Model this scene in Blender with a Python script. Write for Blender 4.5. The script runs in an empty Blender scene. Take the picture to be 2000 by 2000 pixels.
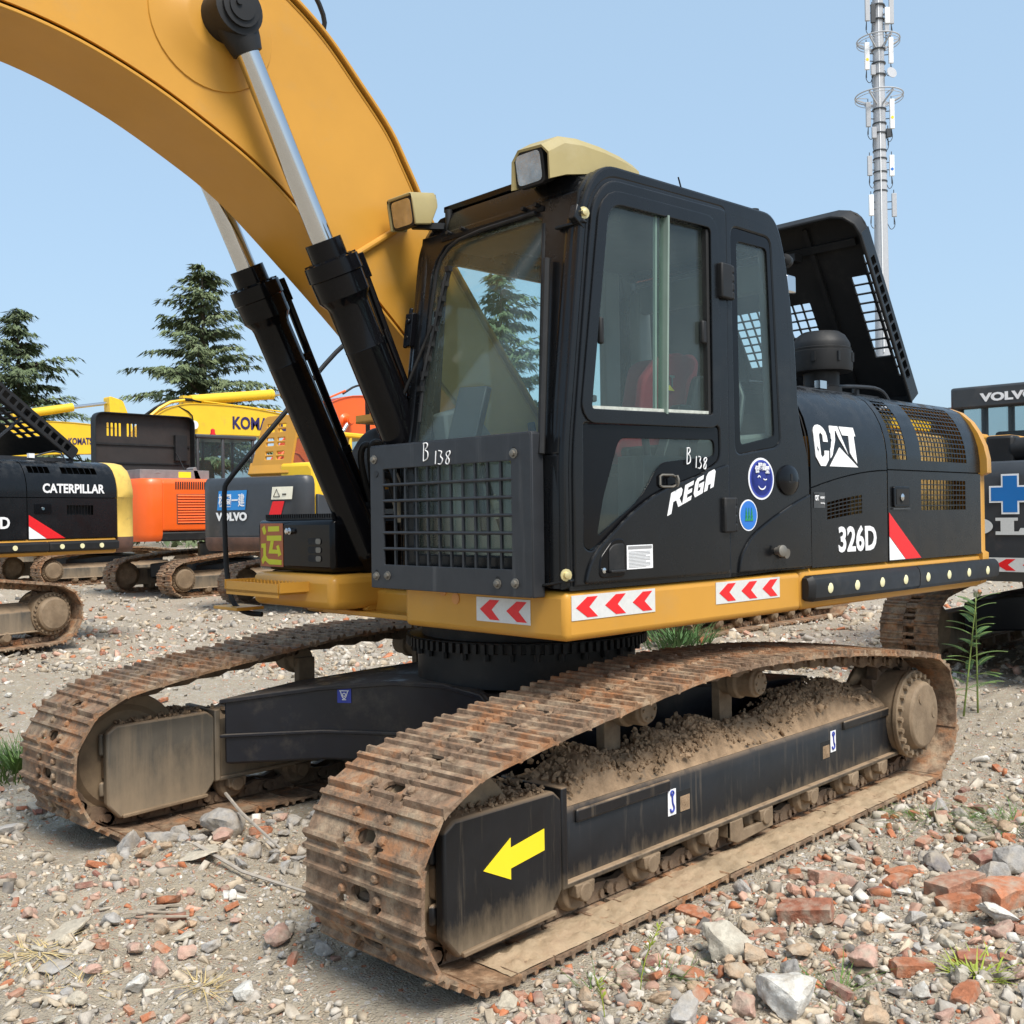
import bpy, bmesh, math, random
import numpy as np
from mathutils import Vector, Matrix, Euler
from mathutils.noise import noise as pnoise
random.seed(7); rng = np.random.default_rng(11)
SC = bpy.context.scene
COL = SC.collection
R_ = math.radians

# ------------------------------------------------------------------ camera
YAW, PIT, ROL, FPX = 3.908, .0031, .0139, 2051.33
CAMP = Vector((4.5616, 4.2872, 1.6983))
F_ = Vector((math.cos(YAW)*math.cos(PIT), math.sin(YAW)*math.cos(PIT), math.sin(PIT)))
Rt = Vector((math.sin(YAW), -math.cos(YAW), 0)); Up = Rt.cross(F_)
r2 = Rt*math.cos(ROL)-Up*math.sin(ROL); u2 = Rt*math.sin(ROL)+Up*math.cos(ROL)
cam = bpy.data.cameras.new('camera'); co = bpy.data.objects.new('camera', cam); COL.objects.link(co)
m3 = Matrix((r2, u2, -F_)).transposed(); co.matrix_world = Matrix.Translation(CAMP) @ m3.to_4x4()
cam.sensor_width = 36; cam.lens = 36*FPX/2000; cam.clip_start = .05; cam.clip_end = 3000
SC.camera = co
# ------------------------------------------------------------------ world, sun, exposure
SUN_EL, SUN_AZ = R_(56), R_(74)          # azimuth measured from +x towards +y
w = bpy.data.worlds.new('World'); SC.world = w; w.use_nodes = True
nt = w.node_tree; bg = nt.nodes['Background']
sky = nt.nodes.new('ShaderNodeTexSky'); sky.sky_type = 'NISHITA'; sky.sun_disc = False
sky.sun_elevation = SUN_EL; sky.sun_rotation = R_(90)-SUN_AZ
sky.air_density = 1.0; sky.dust_density = 3.0; sky.ozone_density = 1.0; sky.altitude = 20
hz = nt.nodes.new('ShaderNodeMix'); hz.data_type = 'RGBA'; hz.inputs[0].default_value = .68; hz.inputs[7].default_value = (2.12, 3.05, 3.98, 1)   # milky summer haze over the clear sky
nt.links.new(sky.outputs[0], hz.inputs[6]); nt.links.new(hz.outputs[2], bg.inputs[0]); bg.inputs[1].default_value = .117
sl = bpy.data.lights.new('sun', 'SUN'); sl.energy = 2.4; sl.angle = R_(24); sl.color = (1, .95, .87)
so = bpy.data.objects.new('sun', sl); COL.objects.link(so)
sd = Vector((math.cos(SUN_AZ)*math.cos(SUN_EL), math.sin(SUN_AZ)*math.cos(SUN_EL), math.sin(SUN_EL)))
so.rotation_euler = sd.to_track_quat('Z', 'Y').to_euler(); so.location = (0, 0, 20)
SC.view_settings.view_transform = 'Standard'; SC.view_settings.look = 'None'
SC.view_settings.exposure = .98; SC.view_settings.gamma = 1
SC.cycles.max_bounces = 8; SC.cycles.transparent_max_bounces = 12
SC.cycles.use_denoising = True

# ------------------------------------------------------------------ materials
def mat(name, col, rough=.5, metal=0., var=.12, vs=5., dirt=None, damt=.4, ds=3., top=0., topc=(.3, .22, .14), bump=0., bs=60., coat=0., streak=False, spec=.5, world=False, patch=None, splash=None):
    m = bpy.data.materials.new(name); m.use_nodes = True; n = m.node_tree; L = n.links.new
    b = n.nodes['Principled BSDF']; b.inputs['Metallic'].default_value = metal
    b.inputs['Coat Weight'].default_value = coat; b.inputs['Coat Roughness'].default_value = .08
    b.inputs['Specular IOR Level'].default_value = spec
    tc = n.nodes.new('ShaderNodeTexCoord'); P = n.nodes.new('ShaderNodeNewGeometry').outputs['Position'] if world else tc.outputs['Object']
    def nz(scale, det=6, rgh=.6, vec=None):
        t = n.nodes.new('ShaderNodeTexNoise'); t.inputs['Scale'].default_value = scale; t.inputs['Detail'].default_value = det
        t.inputs['Roughness'].default_value = rgh; L(vec or P, t.inputs['Vector']); return t.outputs['Fac']
    def ramp(f, a, c):
        t = n.nodes.new('ShaderNodeMapRange'); t.inputs[1].default_value = a; t.inputs[2].default_value = c; L(f, t.inputs[0]); return t.outputs[0]
    def mix(f, a, c):
        t = n.nodes.new('ShaderNodeMix'); t.data_type = 'RGBA'
        if isinstance(f, float): t.inputs[0].default_value = f
        else: L(f, t.inputs[0])
        for i, v in ((6, a), (7, c)):
            if isinstance(v, tuple): t.inputs[i].default_value = (*v, 1)
            else: L(v, t.inputs[i])
        return t.outputs[2]
    def math_(op, a, c):
        t = n.nodes.new('ShaderNodeMath'); t.operation = op; t.use_clamp = True
        for i, v in ((0, a), (1, c)):
            if isinstance(v, (int, float)): t.inputs[i].default_value = v
            else: L(v, t.inputs[i])
        return t.outputs[0]
    c = mix(ramp(nz(vs), .3, .7), tuple(x*(1-var) for x in col), tuple(min(1, x*(1+var)) for x in col))
    if patch: c = mix(math_('MULTIPLY', ramp(nz(4.5, 9, .75), .50, .60), .8), c, patch)
    df = None
    if dirt is not None:
        v = P
        if streak:
            mp = n.nodes.new('ShaderNodeMapping'); mp.inputs['Scale'].default_value = (1, 1, .05); L(P, mp.inputs[0]); v = mp.outputs[0]
        df = math_('MULTIPLY', ramp(nz(ds, 8, .7, v), .62-.35*damt, .78-.2*damt), min(1., .35+damt))
        c = mix(df, c, dirt)
    if splash:      # dried soil thrown up from below: thins out with height, ragged edge
        z0, z1, sc_ = splash; sp = n.nodes.new('ShaderNodeSeparateXYZ'); L(P, sp.inputs[0]); hgt = n.nodes.new('ShaderNodeMapRange'); L(sp.outputs[2], hgt.inputs[0]); hgt.inputs[1].default_value = z1; hgt.inputs[2].default_value = z0
        mp = n.nodes.new('ShaderNodeMapping'); mp.inputs['Scale'].default_value = (1, 1, .35); L(P, mp.inputs[0])
        f = ramp(math_('ADD', math_('MULTIPLY', hgt.outputs[0], .55), math_('MULTIPLY', nz(11, 9, .72, mp.outputs[0]), .6)), .44, .80); f = math_('MULTIPLY', f, .9); c = mix(f, c, sc_); df = f if df is None else math_('MAXIMUM', f, df)
    if top > 0:
        g = n.nodes.new('ShaderNodeNewGeometry'); s = n.nodes.new('ShaderNodeSeparateXYZ'); L(g.outputs['Normal'], s.inputs[0])
        f = math_('MULTIPLY', ramp(s.outputs[2], .25, .9), ramp(nz(7, 8, .7), .5-.4*top, .62-.2*top))
        c = mix(f, c, topc); df = f if df is None else math_('MAXIMUM', f, df)
    L(c, b.inputs['Base Color'])
    rr = ramp(nz(vs*2.3), .2, .8)
    mr = n.nodes.new('ShaderNodeMapRange'); mr.inputs[3].default_value = max(.02, rough-.08); mr.inputs[4].default_value = min(1, rough+.1); L(rr, mr.inputs[0])
    ro = mr.outputs[0]
    if df is not None: ro = math_('MAXIMUM', ro, math_('MULTIPLY', df, .85))
    L(ro, b.inputs['Roughness'])
    if bump > 0:
        bn = n.nodes.new('ShaderNodeBump'); bn.inputs['Strength'].default_value = bump; bn.inputs['Distance'].default_value = .01
        L(nz(bs, 8, .65), bn.inputs['Height']); L(bn.outputs[0], b.inputs['Normal'])
    return m
def glass(name, tint, dust=.08, veil_col=(.35, .4, .38), gl=1.):  # dust: diffuse film; on cab panes it also paints a veil of reflections
    m = bpy.data.materials.new(name); m.use_nodes = True; n = m.node_tree; L = n.links.new
    n.nodes.remove(n.nodes['Principled BSDF']); out = n.nodes['Material Output']
    t = n.nodes.new('ShaderNodeBsdfTransparent'); t.inputs[0].default_value = (*tint, 1)
    d = n.nodes.new('ShaderNodeBsdfDiffuse'); d.inputs[0].default_value = (*veil_col, 1)
    g = n.nodes.new('ShaderNodeBsdfGlossy'); g.inputs['Roughness'].default_value = .03
    lw = n.nodes.new('ShaderNodeLayerWeight'); lw.inputs[0].default_value = .5
    pw = n.nodes.new('ShaderNodeMath'); pw.operation = 'POWER'; L(lw.outputs['Facing'], pw.inputs[0]); pw.inputs[1].default_value = 4.5
    fr = n.nodes.new('ShaderNodeMath'); fr.operation = 'MULTIPLY_ADD'; L(pw.outputs[0], fr.inputs[0]); fr.inputs[1].default_value = .8*gl; fr.inputs[2].default_value = .03*gl
    tc = n.nodes.new('ShaderNodeTexCoord'); z = n.nodes.new('ShaderNodeTexNoise'); z.inputs['Scale'].default_value = 3; z.inputs['Detail'].default_value = 8
    L(tc.outputs['Object'], z.inputs['Vector'])
    mr = n.nodes.new('ShaderNodeMapRange'); mr.inputs[1].default_value = .3; mr.inputs[2].default_value = .75; mr.inputs[3].default_value = dust*.6; mr.inputs[4].default_value = dust*1.5; L(z.outputs[0], mr.inputs[0])
    a = n.nodes.new('ShaderNodeMixShader'); L(mr.outputs[0], a.inputs[0]); L(t.outputs[0], a.inputs[1]); L(d.outputs[0], a.inputs[2])
    c = n.nodes.new('ShaderNodeMixShader'); L(fr.outputs[0], c.inputs[0]); L(a.outputs[0], c.inputs[1]); L(g.outputs[0], c.inputs[2])
    L(c.outputs[0], out.inputs[0]); return m
MUD = (.30, .21, .13)
K = dict(
 navyk=mat('navy_letters', (.02,.012,.09), .5, var=.05),
 yellow=mat('yellow_paint', (.55, .272, .040), .36, var=.07, vs=1.5, dirt=(.46, .27, .09), damt=.25, ds=1.8, bump=.04, bs=9, spec=.33),
 yellow2=mat('bright_yellow_paint', (.80, .50, .02), .4, var=.06, vs=2, dirt=(.35, .24, .1), damt=.12, ds=3),
 black=mat('black_paint', (.0062, .0067, .0077), .25, var=.25, vs=3, dirt=(.024, .023, .022), damt=.15, ds=2.2, top=.12, topc=(.035, .035, .035), spec=.33),
 gloss=mat('gloss_black', (.004, .004, .005), .13, var=.2, vs=3, dirt=(.014, .013, .012), damt=.06, ds=4, spec=.2),
 rubber=mat('black_rubber', (.012, .012, .0125), .55, var=.2, dirt=(.045, .04, .035), damt=.2, ds=5, spec=.35),
 grey=mat('charcoal_paint', (.021, .023, .027), .45, var=.15, vs=8, dirt=(.13, .13, .13), damt=.2, ds=9, streak=True),
 dgrey=mat('dark_grey_paint', (.04, .043, .046), .4, var=.12, dirt=(.1, .09, .08), damt=.2),
 dark=mat('dark_interior', (.008, .008, .008), .8),
 cabin=mat('cabin_grey', (.13, .135, .13), .7, var=.08),
 liner=mat('cabin_dark', (.035, .028, .022), .8),
 chrome=mat('chrome', (.60, .61, .62), .03, 1., var=.02),
 steel=mat('worn_steel', (.19, .175, .15), .5, .6, var=.2),
 brass=mat('zinc_bolt', (.65, .55, .28), .4, .6, var=.1),
 cream=mat('cream_cap', (.75, .70, .42), .5, var=.05),
 beige=mat('faded_beige', (.34, .275, .12), .6, var=.07, vs=4, dirt=(.4, .34, .2), damt=.2),
 lens=mat('lamp_lens', (.40, .39, .38), .2, .8, var=.4, vs=9, bump=.12, bs=70),
 white=mat('white_film', (.82, .82, .82), .45, var=.03),
 offw=mat('reflective_white', (.62, .62, .60), .4, var=.06, vs=60),
 red=mat('red_film', (.72, .012, .016), .4, var=.06, vs=40),
 redcl=mat('red_cloth', (.22, .012, .02), .8, var=.1, vs=30),
 blue=mat('blue_film', (.02, .16, .55), .45, var=.03),
 navy=mat('navy_film', (.03, .05, .33), .45, var=.03),
 arrow=mat('yellow_film', (.88, .68, .02), .5, var=.03),
 lime=mat('lime_film', (.62, .62, .02), .5, var=.04),
 brown=mat('brown_film', (.42, .12, .04), .5, var=.05),
 green=mat('green_film', (.02, .25, .09), .5),
 orange=mat('orange_paint', (.80, .115, .012), .38, var=.05, vs=2, dirt=(.5, .1, .03), damt=.08, coat=.15),
 shoe=mat('rusty_shoe', (.215, .14, .09), .78, .06, var=.5, vs=18, dirt=(.46, .355, .24), damt=.42, ds=8, bump=1., bs=38, world=True, patch=(.33, .15, .065), spec=.3),
 shoe2=mat('orange_rust', (.25, .15, .085), .78, .06, var=.5, vs=20, dirt=(.46, .355, .24), damt=.38, ds=10, bump=1., bs=42, world=True, patch=(.38, .155, .06), spec=.3),
 chain=mat('muddy_chain', (.15, .10, .065), .7, .1, var=.3, vs=12, dirt=(.27, .19, .12), damt=.5, ds=7, bump=.4, bs=50),
 frame=mat('track_frame_paint', (.010, .0105, .012), .40, var=.25, vs=5, dirt=(.17, .135, .095), damt=.16, ds=30, streak=True, spec=.4, splash=(.06, .33, (.22, .165, .105)), top=.6, topc=MUD),
 framed=mat('muddy_frame', (.085, .075, .06), .6, var=.25, vs=5, dirt=(.29, .22, .145), damt=.5, splash=(.05, .6, (.27, .205, .135)), ds=4, streak=True, top=.6, topc=MUD),
 drive=mat('muddy_drive', (.18, .125, .075), .75, var=.25, vs=6, dirt=(.30, .22, .14), damt=.5, ds=4, bump=.3, bs=50),
 idler=mat('dusty_idler', (.24, .17, .10), .7, var=.2, vs=4, dirt=(.12, .08, .05), damt=.3, ds=5),
 mud=mat('dried_mud', (.31, .215, .135), .95, var=.35, vs=10, bump=1., bs=55, spec=.1),
 carb=mat('carbody_paint', (.008, .009, .014), .35, var=.2, dirt=(.10, .085, .065), damt=.25, ds=2.2, top=.5, topc=(.10, .085, .07)),
 trackdust=mat('track_dust', (.40, .30, .195), .95, var=.3, vs=5, dirt=(.24, .155, .10), damt=.4, ds=5, bump=.7, bs=50, spec=.1),
 core=mat('radiator_fins', (.70, .50, .20), .7, var=.3, vs=20),
 volvo=mat('slate_paint', (.040, .044, .050), .4, var=.08, dirt=(.16, .12, .1), damt=.12, ds=2),
 rust=mat('rusty_skirt', (.12, .06, .04), .7, var=.3, dirt=(.05, .04, .04), damt=.3),
 wornyel=mat('worn_yellow', (.72, .48, .10), .5, var=.1, dirt=(.07, .05, .03), damt=.16, ds=6),
 concrete=mat('mast_grey', (.42, .43, .45), .6, var=.06),
 hose=mat('hose_black', (.007, .007, .007), .5, var=.1, spec=.3),
 glassw=glass('windscreen_glass', (.93, .995, .985), .05, (.46, .50, .40)),  # pale film: some dust, plus a reflection veil painted into the glass
 glassd=glass('door_glass', (.86, .94, .915), .06, (.24, .28, .27)),
 glasst=glass('tinted_glass', (.22, .24, .24), .03, (.1, .1, .1)),
 glassb=glass('background_glass', (.7, .78, .78), .06, (.2, .24, .25)),
)
# ------------------------------------------------------------------ object helpers
def link(name, me, parent=None, rot=None, loc=None):
    o = bpy.data.objects.new(name, me); COL.objects.link(o)
    if parent is not None: o.parent = parent
    if rot is not None: o.rotation_euler = rot if not isinstance(rot, (int, float)) else (0, 0, rot)
    if loc is not None: o.location = loc
    return o
def tag(o, label=None, cat=None, group=None, kind=None):
    if label: o['label'] = label
    if cat: o['category'] = cat
    if group: o['group'] = group
    if kind: o['kind'] = kind
    return o
def empty(name, loc, rz, label, cat, group=None):
    o = link(name, None, None, rz, loc); o.empty_display_size = .2; return tag(o, label, cat, group)
class MB:
    def __init__(s): s.v = []; s.f = []; s.m = []
    def add(s, vs, fs, m=0):
        k = len(s.v); s.v += [tuple(map(float, x)) for x in vs]; s.f += [tuple(i+k for i in f) for f in fs]; s.m += [m]*len(fs); return s
    def box(s, a, b, m=0):
        x0, y0, z0 = a; x1, y1, z1 = b
        return s.add([(x0,y0,z0),(x1,y0,z0),(x1,y1,z0),(x0,y1,z0),(x0,y0,z1),(x1,y0,z1),(x1,y1,z1),(x0,y1,z1)],
                     [(3,2,1,0),(4,5,6,7),(0,1,5,4),(1,2,6,5),(2,3,7,6),(3,0,4,7)], m)
    def obox(s, c, ax, ay, az, m=0):        # centre and three half axes
        c, ax, ay, az = map(Vector, (c, ax, ay, az)); V = []
        for k in (-1, 1):
            for i, j in ((-1,-1),(1,-1),(1,1),(-1,1)): V.append(c+ax*i+ay*j+az*k)
        return s.add(V, [(3,2,1,0),(4,5,6,7),(0,1,5,4),(1,2,6,5),(2,3,7,6),(3,0,4,7)], m)
    def bar(s, p, q, w, h, up=(0,0,1), m=0):
        p, q = Vector(p), Vector(q); d = (q-p); a = d/2; n = d.normalized(); u = Vector(up)
        sx = n.cross(u).normalized(); uu = sx.cross(n)
        return s.obox((p+q)/2, a, sx*(w/2), uu*(h/2), m)
    def loft(s, rings, close=True, caps=True, m=0):
        k = len(s.v); n = len(rings[0]); F = []
        for r in rings: s.v += [tuple(map(float, x)) for x in r]
        for i in range(len(rings)-1):
            for j in range(n if close else n-1):
                a = k+i*n+j; b = k+i*n+(j+1) % n; F.append((a, b, b+n, a+n))
        if caps and close: F += [tuple(k+j for j in reversed(range(n))), tuple(k+(len(rings)-1)*n+j for j in range(n))]
        s.f += F; s.m += [m]*len(F); return s
    def prism(s, poly, axis, a, b, m=0):    # poly in the two other axes, in order xyz
        i = 'xyz'.index(axis)
        def P(p, t):
            l = list(p); l.insert(i, t); return l
        if axis == 'y': poly = poly[::-1]
        return s.loft([[P(p, a) for p in poly], [P(p, b) for p in poly]], m=m)
    def frame_(s, d):
        d = Vector(d).normalized(); a = Vector((0,0,1)) if abs(d.z) < .9 else Vector((1,0,0))
        u = d.cross(a).normalized(); return u, d.cross(u)
    def lathe(s, p, d, prof, n=24, m=0, caps=True):   # prof: list of (t along d, radius)
        p, d = Vector(p), Vector(d).normalized(); u, v = s.frame_(d)
        rings = [[p+d*t+(u*math.cos(2*math.pi*i/n)+v*math.sin(2*math.pi*i/n))*max(r, 1e-4) for i in range(n)] for t, r in prof]
        return s.loft(rings, m=m, caps=caps)
    def cyl(s, p, q, r, r1=None, n=16, m=0):
        p, q = Vector(p), Vector(q); return s.lathe(p, q-p, [(0, r), ((q-p).length, r if r1 is None else r1)], n, m)
    def tube(s, pts, r, n=8, m=0, smooth=0):
        pts = [Vector(p) for p in pts]
        for _ in range(smooth):
            q = [pts[0]]
            for a, b in zip(pts, pts[1:]): q += [a*.75+b*.25, a*.25+b*.75]
            pts = q+[pts[-1]]
        d0 = (pts[1]-pts[0]).normalized(); u, v = s.frame_(d0); rings = []
        for i, p in enumerate(pts):
            d = (pts[min(i+1, len(pts)-1)]-pts[max(i-1, 0)]).normalized()
            u = (u-d*u.dot(d)).normalized(); v = d.cross(u)
            rr = r[i] if isinstance(r, (list, tuple)) else r
            rings.append([p+(u*math.cos(2*math.pi*k/n)+v*math.sin(2*math.pi*k/n))*rr for k in range(n)])
        return s.loft(rings, m=m)
    def mesh(s, me, M=None, m=0):
        vs = [(M @ x.co) if M else x.co for x in me.vertices]
        return s.add([tuple(x) for x in vs], [tuple(p.vertices) for p in me.polygons], m)
    def build(s, name, mats, parent=None, rot=None, loc=None, bevel=0., seg=2, ang=35, solid=0.):
        me = bpy.data.meshes.new(name); me.from_pydata(s.v, [], s.f)
        if not isinstance(mats, (list, tuple)): mats = [mats]
        for x in mats: me.materials.append(K[x] if isinstance(x, str) else x)
        if len(mats) > 1: me.polygons.foreach_set('material_index', s.m)
        me.polygons.foreach_set('use_smooth', [True]*len(me.polygons)); me.update()
        me.set_sharp_from_angle(angle=R_(ang))
        o = link(name, me, parent, rot, loc)
        if solid:
            md = o.modifiers.new('solid', 'SOLIDIFY'); md.thickness = solid; md.offset = -1; es = o.modifiers.new('split', 'EDGE_SPLIT'); es.split_angle = R_(40); es.use_edge_sharp = False
        if bevel:
            md = o.modifiers.new('bevel', 'BEVEL'); md.width = bevel; md.segments = seg; md.limit_method = 'ANGLE'; md.angle_limit = R_(40)
        return o
def curve_mesh(cu):
    o = bpy.data.objects.new('tmp', cu); COL.objects.link(o); dg = bpy.context.evaluated_depsgraph_get(); dg.update()
    me = bpy.data.meshes.new_from_object(o.evaluated_get(dg)); bpy.data.objects.remove(o); bpy.data.curves.remove(cu); return me
def plate(outer, holes, th, O, u, v, bev=0.):
    """flat plate with holes: outline in (u,v), centred thickness th; returns a mesh in place"""
    cu = bpy.data.curves.new('plate', 'CURVE'); cu.dimensions = '2D'; cu.fill_mode = 'BOTH'
    cu.extrude = max(th/2-bev, 1e-4); cu.bevel_depth = bev; cu.bevel_resolution = 1; cu.offset = -bev
    for poly in [outer]+list(holes):
        sp = cu.splines.new('POLY'); sp.points.add(len(poly)-1); sp.use_cyclic_u = True
        for p, q in zip(sp.points, poly): p.co = (q[0], q[1], 0, 1)
    me = curve_mesh(cu); u, v = Vector(u), Vector(v); n = u.cross(v).normalized()
    M = Matrix((u, v, n)).transposed().to_4x4(); M.translation = Vector(O); me.transform(M); return me
def text(s, size, O, u, v, ex=.0015, bold=0., space=1., align='LEFT', lift=.003):
    cu = bpy.data.curves.new('t', 'FONT'); cu.body = s; cu.size = size; cu.extrude = ex; cu.offset = bold; cu.space_character = space; cu.align_x = align
    cu.resolution_u = 3
    me = curve_mesh(cu); u, v = Vector(u), Vector(v); n = u.cross(v).normalized()
    M = Matrix((u, v, n)).transposed().to_4x4(); M.translation = Vector(O)+n*lift; me.transform(M); return me
def text_fit(s, W, H, O, u, v, **k):
    """text stretched to width W and height H (capital letters) from its lower left corner O"""
    cu = bpy.data.curves.new('t', 'FONT'); cu.body = s; cu.size = 1; cu.offset = k.get('bold', 0.); cu.extrude = .0015; cu.resolution_u = 3
    cu.space_character = k.get('space', 1.)
    me = curve_mesh(cu); a = np.array([x.co[:] for x in me.vertices]); lo, hi = a.min(0), a.max(0)
    u, v = Vector(u), Vector(v); n = u.cross(v).normalized()
    S = Matrix.Diagonal((W/(hi[0]-lo[0]), H/(hi[1]-lo[1]), 1, 1)) @ Matrix.Translation((-lo[0], -lo[1], 0))
    M = Matrix((u, v, n)).transposed().to_4x4(); M.translation = Vector(O)+n*k.get('lift', .003); me.transform(M @ S); return me
def mobj(name, me, m, parent=None, rot=None):
    me.name = name; me.materials.clear(); me.materials.append(K[m] if isinstance(m, str) else m); return link(name, me, parent, rot)
def smooth(me, a=35):
    me.polygons.foreach_set('use_smooth', [True]*len(me.polygons)); me.set_sharp_from_angle(angle=R_(a)); return me
def rpoly(pts, r, n=4):
    out = []; N = len(pts)
    for i in range(N):
        p, a, b = Vector(pts[i]), Vector(pts[i-1]), Vector(pts[(i+1) % N]); rr = r[i] if isinstance(r, (list, tuple)) else r
        if rr <= 0: out.append(tuple(p)); continue
        da, db = (a-p), (b-p); t = min(rr, da.length*.48, db.length*.48); A = p+da.normalized()*t; B = p+db.normalized()*t
        for k in range(n+1):
            s = k/n; out.append(tuple(A*(1-s)**2+p*2*s*(1-s)+B*s*s))
    return out
def rrect(x0, y0, x1, y1, r=.02, n=3): return rpoly([(x0,y0),(x1,y0),(x1,y1),(x0,y1)], r, n)
def circ(cx, cy, r, n=24, ry=None): return [(cx+r*math.cos(2*math.pi*i/n), cy+(ry or r)*math.sin(2*math.pi*i/n)) for i in range(n)]
def flat(polys, O, u, v, lift=.003, th=.002):
    """decal: several (material index, outline) pieces laid on a plane, a hair apart"""
    b = MB(); u, v = Vector(u), Vector(v); n = u.cross(v).normalized(); O = Vector(O)
    for k, (mi, poly) in enumerate(polys):
        z = lift+.0016*mi; a = sum(poly[i][0]*poly[(i+1) % len(poly)][1]-poly[(i+1) % len(poly)][0]*poly[i][1] for i in range(len(poly)))
        if a < 0: poly = poly[::-1]
        b.loft([[O+u*p[0]+v*p[1]+n*(z-th) for p in poly], [O+u*p[0]+v*p[1]+n*z for p in poly]], m=mi)
    return b
def chevrons(W, H, n, O, u, v):
    P = [(0, [(0,0),(W,0),(W,H),(0,H)])]; c = W/n
    for i in range(n):
        x = i*c+c*.14; w_ = c*.74; P.append((1, [(x,H*.5),(x+w_*.52,H*.91),(x+w_,H*.91),(x+w_*.6,H*.5),(x+w_,H*.09),(x+w_*.52,H*.09)]))
    return flat(P, O, u, v)
def grid(us, vs, P, hole=None):
    b = MB(); n = len(vs); V = [P(x, y) for x in us for y in vs]; F = []
    for i in range(len(us)-1):
        for j in range(n-1):
            if hole and hole((us[i]+us[i+1])/2, (vs[j]+vs[j+1])/2): continue
            F.append((i*n+j, (i+1)*n+j, (i+1)*n+j+1, i*n+j+1))
    return b.add(V, F)
def lines(a, b, cuts, step):
    s = {round(a, 5), round(b, 5)} | {round(c, 5) for c in cuts if min(a, b) < c < max(a, b)}
    L = sorted(s); o = [L[0]]
    for x in L[1:]:
        k = max(1, int(math.ceil((x-o[-1])/step))); x0 = o[-1]
        o += [x0+(x-x0)*(i+1)/k for i in range(k)]
    return o
def bars(a, b, n, t):
    """edges of n openings with bars of width t between them"""
    c = (b-a-(n-1)*t)/n; L = []; H = []
    for i in range(n): p = a+i*(c+t); L += [p, p+c]; H.append((p, p+c))
    return L, H
# ================================================================== the black and yellow excavator in front
SW = -.0424
EX = empty('excavator', (0, 0, 0), 0, 'nearest excavator, black cab, yellow boom, white number 326D on its black side', 'excavator', 'excavators parked in the yard')
LS, VZ = (-1, 0, 0), (0, 0, 1)          # decal axes on the left side
FU = (0, 1, 0)                          # ... and on the front
# ---------------- track path (centre line of the shoe plates), closed, as x,z
def track_path(n, top=((1.55,.842),(1.0,.905),(.55,.95),(.1,.958),(-.4,.94),(-.9,.905),(-1.4,.85)), xf=1.915, xr=-1.915, r=.378, zc=.406):
    P = []
    for i in range(13):
        a = -math.pi/2+math.pi*i/12*.97; P.append((xf+r*math.cos(a), zc+r*math.sin(a)))
    P += list(top)
    for i in range(13):
        a = math.pi*.53+math.pi*.97*i/12; P.append((xr+r*math.cos(a), zc+r*math.sin(a)))
    P = np.array(P+[P[0]]); d = np.r_[0, np.cumsum(np.hypot(*np.diff(P, axis=0).T))]; tot = d[-1]
    def at(s): return np.array([np.interp(s % tot, d, P[:, 0]), np.interp(s % tot, d, P[:, 1])])
    return at, tot
TA, TT = track_path(50); NSH = 50; PITCH = TT/NSH
def area_(P): return sum(P[i][0]*P[(i+1) % len(P)][1]-P[(i+1) % len(P)][0]*P[i][1] for i in range(len(P)))
def shoe_mesh(wd=.65, p=PITCH, detail=True):
    b = MB(); t = .012; h = .03; l = p*.53
    # local: x along travel, z outwards; plate with three grousers and curled edges
    def prof(): return [(-l,-.010),(-l,.004),(-l+.012,h),(-l+.026,h),(-l+.036,t),(-.008,t),(-.004,h*.93),(.010,h*.93),(.016,t),(l-.05,t),(l-.046,h*.97),(l-.030,h*.97),(l-.024,t),(l,t*.3),(l,-.012),(l-.02,-.004),(0,-.002),(-l+.02,-.004)]
    pr = prof()
    def slab(x0, x1, y0, y1): b.box((x0, y0, -.004), (x1, y1, t))
    ribs = ((-l+.012, -l+.026, h), (-.004, .010, h*.93), (l-.046, l-.030, h*.97))
    def ribbed(y0, y1, skip=()):
        for i, (x0, x1, hh) in enumerate(ribs):
            if i not in skip: b.prism([(x0-.010, t-.002), (x1+.008, t-.002), (x1, hh), (x0, hh)], 'y', y0, y1)
    b.prism(pr, 'y', -wd/2, -.115); b.prism(pr, 'y', .115, wd/2)
    for s_ in (-1, 1):
        y0, y1 = sorted((s_*.115, s_*.066)); slab(-l+.045, l, y0, y1); ribbed(y0, y1, (0,))          # notch at the leading edge
        y0, y1 = sorted((s_*.066, s_*.052)); b.prism(pr, 'y', y0, y1)
    slab(-.012, l, -.052, .052); slab(-l, -.068, -.052, .052); ribbed(-.052, .052)                       # oval opening in the middle
    for sx, x0 in ((1, -.0685), (-1, -.0115)):
        for sy in (-1, 1):
            q = [(x0, sy*.0525), (x0, sy*.030), (x0+sx*.008, sy*.040), (x0+sx*.018, sy*.0525)]; q = q if area_(q) > 0 else q[::-1]
            b.loft([[(x, y, -.004) for x, y in q], [(x, y, t) for x, y in q]])
    for x in (-.040, .034):
        for y in (-.098, .098) if x < 0 else (-.088, .088): b.lathe((x, y, t-.002), (0,0,1), [(0,.019),(.012,.018),(.019,.011)], 7)
    me = bpy.data.meshes.new('track_shoe'); me.from_pydata(b.v, [], b.f); me.update(); return me
SHOE = shoe_mesh(); SHOE.materials.append(K['shoe']); smooth(SHOE, 30)
SHOE2 = SHOE.copy(); SHOE2.materials.clear(); SHOE2.materials.append(K['shoe2'])
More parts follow.
